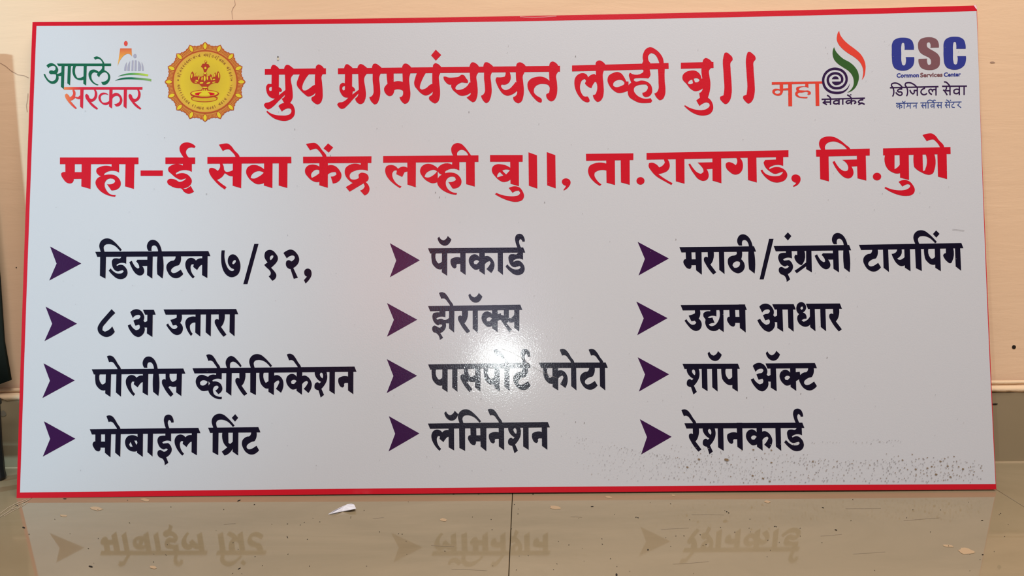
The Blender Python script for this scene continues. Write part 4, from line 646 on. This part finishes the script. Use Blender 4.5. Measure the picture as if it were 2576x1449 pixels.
def text(s, x0, y0, x1, y1, m, slope=0.0):
    cu = bpy.data.curves.new('txt', 'FONT'); cu.body = s; cu.offset = 0.033; cu.resolution_u = 3; cu.dimensions = '2D'; cu.fill_mode = 'BOTH'
    o = bpy.data.objects.new('txt', cu); COL.objects.link(o); bpy.context.view_layer.update()
    me = o.evaluated_get(bpy.context.evaluated_depsgraph_get()).to_mesh()
    vs = [tuple(v.co) for v in me.vertices]; fs = [tuple(p.vertices) for p in me.polygons]
    o.evaluated_get(bpy.context.evaluated_depsgraph_get()).to_mesh_clear(); bpy.data.objects.remove(o); bpy.data.curves.remove(cu)
    ax, bx = min(v[0] for v in vs), max(v[0] for v in vs); ay, by = min(v[1] for v in vs), max(v[1] for v in vs)
    out = []
    for v in vs:
        t = (v[0]-ax)/(bx-ax); p = b2('ZC', x0+(x1-x0)*t, y1-(y1-y0)*(v[1]-ay)/(by-ay)+slope*t); out.append((p[0], -0.0004, p[1]))
    return pydata('caption_word', out, fs, m, cl)
text('Common', 183, 757, 588, 838, BLUE, -8); text('Services', 612, 748, 1020, 832, MAUVE, -10); text('Center', 1043, 742, 1352, 822, BLUE, -8)
emit('caption_word', strokes('ZC', 24, "60,1021 945,999", "110,1178 110,1010 90,985 95,950 150,934 210,947 285,1015", "275,1020 275,1048 215,1055 198,1075 218,1095 262,1096 284,1120 272,1150 240,1158 200,1140 168,1103", "365,1173 362,1005 340,975 350,937 410,927 480,950 550,1010", "560,1005 560,1168", "555,1070 495,1070 503,1110 480,1132 450,1110 427,1060", "690,1005 690,1035 640,1060 626,1098 650,1138 700,1145 735,1122", "900,1000 900,1162", "835,1098 830,1062 795,1047 768,1070 778,1105 828,1142", "835,1075 870,1050 897,1062"), VIOLET, cl)
emit('caption_word', strokes('ZC', 24, "1010,994 1465,990", "1045,915 1080,917 1120,950 1155,995", "1085,995 1085,1045 1055,1075 1030,1058", "1055,1075 1105,1155", "1080,1075 1155,1075", "1155,995 1155,1157", "1325,1060 1270,1047 1226,1070 1228,1110 1268,1128 1325,1090", "1325,990 1325,1155", "1412,990 1412,1152"), VIOLET, cl)
emit('caption_word', strokes('ZC', 15, "170,1305 570,1299", "240,1303 240,1408", "240,1340 205,1330 182,1350 197,1375 240,1355", "240,1340 275,1343 282,1372 262,1385", "320,1300 320,1402", "288,1262 303,1285 325,1283 338,1262", "432,1300 432,1400", "375,1300 375,1362 360,1372", "375,1350 432,1350", "540,1300 540,1398", "540,1350 490,1350 490,1372"), LBLUE, cl)
sa_ = ["660,1297 655,1332 632,1345", "640,1345 672,1395", "655,1345 715,1345", "715,1295 715,1397"]
off = lambda ss, dx, dy: [' '.join('%g,%g' % (float(p.split(',')[0])+dx, float(p.split(',')[1])+dy) for p in s.split()) for s in ss]
emit('caption_word', strokes('ZC', 15, "615,1296 1018,1288", "757,1295 757,1397", "757,1295 745,1265 780,1245 835,1262 865,1290", "852,1290 840,1265 865,1246 895,1255", "865,1340 825,1330 802,1350 820,1373 865,1357", "865,1290 865,1394", *sa_, *off(sa_, 280, -4)), LBLUE, cl)
emit('caption_word', strokes('ZC', 15, "1060,1285 1365,1278", "1085,1242 1118,1255 1142,1282", "1225,1280 1222,1308 1190,1338 1197,1375 1242,1380", "1320,1280 1315,1318 1288,1333", "1292,1333 1358,1385", *off(sa_, 430, -10))+[ell('ZC', 1165, 1250, 11, 11, 10)], LBLUE, cl)

# ---- dried splashes and small marks on the board
def marks(name, lst, m):
    v, f = [], []
    for cx, cy, rx, ry, ro in lst:
        q = [board(x, y) for x, y in disc(cx, cy, rx, ry, 6, 0.2, ro)]
        f.append(tuple(range(len(v)+5, len(v)-1, -1))); v += [(a, -0.0010, b) for a, b in q]
    return pydata(name, v, f, m, sign, kind='stuff')
random.seed(11)
g, b = [], []
def band(x0, y0, x1, y1, bow, n, spread, size, brown):
    for i in range(n):
        t = (i+random.uniform(-.35, .35))/n; x = x0+(x1-x0)*t; y = y0+(y1-y0)*t+bow*4*t*(1-t)+random.gauss(0, spread)
        s = size*random.uniform(.5, 1.3)
        if y > 1214 or random.random() < 0.3: continue
        (b if random.random() < brown else g).append((x, y, s*random.uniform(1.0, 1.9), s*.62, random.uniform(-.1, .7)))
for k in range(11): band(1425+12*k, 1092+9.5*k, 1700+40*k, 1150+6*k, 3, 34, 1.0, .75, .15)
for k in range(4): band(1470, 1155+12*k, 1750, 1180+10*k, 0, 26, 2.5, .75, .15)
for k in range(3): band(1690, 1118+8*k, 2040, 1145+8*k, 7, 34, 2, 1.0, .4)
band(1900, 1122, 2280, 1113, -5, 48, 1.2, .85, .3)
band(2180, 1110, 2270, 1114, -4, 16, 4, .9, .3)
for k in range(5): band(1990, 1148+5*k, 2260, 1156+5*k, 5, 26, 1.8, 1.0, .35)
for k in range(9): band(1640+18*k, 1150+7.5*k, 2460, 1162+6.5*k, 4, 62, 1.7, 1.1, .35)
for k in range(6): band(2230, 1148+10*k, 2480, 1160+9*k, -3, 24, 3.5, 1.25, .55)
band(1520, 1203, 2400, 1210, 0, 80, 3, 1.0, .35)
for x, y, r in ((1827, 1156, 7), (1758, 1155, 4), (1729, 1175, 4), (2365, 1160, 3.2), (2383, 1172, 3), (2343, 1173, 3), (2332, 1177, 3.2), (2303, 1180, 3.6), (2354, 1193, 3.6), (2390, 1199, 3.6), (2422, 1179, 3.2), (2270, 1157, 3), (1895, 1131, 3), (1940, 1163, 3.4), (1893, 1196, 3.6), (1919, 1203, 3.6), (1936, 1210, 3.6), (1940, 1132, 3), (2044, 1161, 3)):
    b.append((x, y, r, r*.5, .3))
for _ in range(150): g.append((random.uniform(120, 2440), random.uniform(80, 1200), random.uniform(.5, 1.1), random.uniform(.4, .8), random.random()))
for x, y in ((1180, 282), (742, 325), (520, 488), (832, 391), (1096, 484), (1106, 496), (1370, 509), (700, 143), (1448, 142), (2014, 990), (1878, 1000), (2080, 899), (1700, 602), (1210, 1003), (1470, 1063), (1448, 1061)):
    g.append((x, y, 1.6, 1.1, 1.0))
marks('brown_splashes', b, DIRT); marks('grey_specks', g, DIRTG)
emit('pin_hole', [ell('PX', 700, 148, 2.6, 4.5, 12)], mat('putty', (0.62, 0.55, 0.42), 0.7), sign, -0.0009)
emit('pin_hole', [ell('PX', 700, 144, 1.6, 2, 8)], BLACK, sign, -0.0011)
for sc_ in ("1262,878 1300,893 1345,925 1400,950", "2395,577 2425,580"): emit('scratch', [stroke('PX', sc_, .8)], DIRTG, sign, -0.001)

# ------------------------------------------------------------------ paper scrap on the floor
pts = [(826, 1291), (840, 1285), (856, 1277), (866, 1272.5), (874, 1269), (884, 1267.7), (891, 1270), (893, 1274), (895.5, 1279.5), (880, 1283), (862, 1286.3), (845, 1289.5)]
v = [on_floor(x, y, 0.0022+0.0018*math.sin(i*1.7)) for i, (x, y) in enumerate(pts)]
v[0].z = 0.0008
c = sum(v, Vector())/len(v)+Vector((0, 0, 0.0025)); n = len(v)
vv = v+[c]+[p-Vector((0, 0, 0.0006)) for p in v]+[c-Vector((0, 0, 0.0006))]
ff = [(i, (i+1) % n, n) for i in range(n)]+[((i+1) % n+n+1, i+n+1, 2*n+1) for i in range(n)]+[(i, i+n+1, (i+1) % n+n+1, (i+1) % n) for i in range(n)]
zmin = min(p.z for p in vv); org = Vector((c.x, c.y, 0))
vv = [p-org-Vector((0, 0, zmin-0.0003)) for p in vv]
ps = pydata('paper_scrap', vv, ff, PAPER); ps.location = org
tagtop(ps, 'torn pointed scrap of white paper lying on the floor in front of the signboard', 'paper')

# ------------------------------------------------------------------ dark stool and hanging cloth cut by the left edge
fl = on_floor(3, 1207)
stool = bpy.data.objects.new('low_stool', None); COL.objects.link(stool); stool.location = (fl.x-0.16, fl.y, 0)
tagtop(stool, 'low dark stool at the far left edge, one leg showing beside the signboard', 'stool')
def leg(x, y, top, parent):
    n, rows = 12, ((0.0, .0085), (0.004, .0105), (0.012, .0095), (0.05, .0085), (top, .0095))
    v, f = [], []
    for z, r in rows:
        for k in range(n): v.append((x+r*math.cos(2*math.pi*k/n), y+r*math.sin(2*math.pi*k/n)+z*0.03, z))
    for i in range(len(rows)-1):
        for k in range(n): f.append((i*n+k, i*n+(k+1) % n, (i+1)*n+(k+1) % n, (i+1)*n+k))
    f.append(tuple(range(n-1, -1, -1))); f.append(tuple(range((len(rows)-1)*n, len(rows)*n)))
    return pydata('leg', v, f, PLASTIC, parent)
for x in (0.155, -0.155): leg(x, 0.0, 0.112, stool)
for x in (0.15, -0.15): leg(x, -0.055, 0.112, stool)
link('seat', box_mesh('seat', -0.165, 0.162, -0.068, 0.016, 0.098, 0.112, 0.004), PLASTIC, stool)
link('crossbar', box_mesh('crossbar', -0.155, 0.155, -0.004, 0.005, 0.045, 0.057, 0.002), PLASTIC, stool)
# cloth: hangs against the wall, its slanted hem reaching in at the left edge
yc = -0.016
edge = [on_wall(x, y, yc) for x, y in ((-62, 120), (-44, 330), (-24, 520), (-6, 700), (5, 860), (22.5, 958))]
hem = [on_wall(x, y, yc) for x, y in ((22.5, 958), (12, 962), (0, 968), (-60, 978), (-200, 990))]
rows = []
for k, e in enumerate(edge):
    row = []
    lowz = e.z
    for j in range(15):
        t = j/14; x = e.x-0.30*t
        z = e.z if k < 5 else (hem[0].z-0.012*min(1, t*6)-0.004*math.sin(t*9))
        q = min(1, max(0, (t-0.2)/0.35)); row.append((x, yc+0.006*math.sin(t*30+k*.3)*min(1, t*4)-0.095*q*q*(3-2*q), z))  # off-frame part bulges forward, shaped to shade the wall and skirting
    rows.append(row)
nR, nC = len(rows), 15
v = [p for r_ in rows for p in r_]; f = [(i*nC+j, (i+1)*nC+j, (i+1)*nC+j+1, i*nC+j+1) for i in range(nR-1) for j in range(nC-1)]
m_ = len(v); v += [(p[0], p[1]+0.006, p[2]) for p in v]; f += [tuple(q+m_ for q in reversed(t)) for t in f]
bd = [i for i in range(nC)]+[k*nC+nC-1 for k in range(1, nR)]+[(nR-1)*nC+j for j in range(nC-2, -1, -1)]+[k*nC for k in range(nR-2, 0, -1)]
f += [(bd[i], bd[(i+1) % len(bd)], bd[(i+1) % len(bd)]+m_, bd[i]+m_) for i in range(len(bd))]
ox = Vector((edge[0].x-0.15, yc, 0.08)); v = [(p[0]-ox.x, p[1]-ox.y, p[2]-ox.z) for p in v]
cl_ = pydata('hanging_cloth', v, f, CLOTH, smooth=True); cl_.location = ox
tagtop(cl_, 'dark green cloth hanging down at the left edge against the wall', 'cloth')
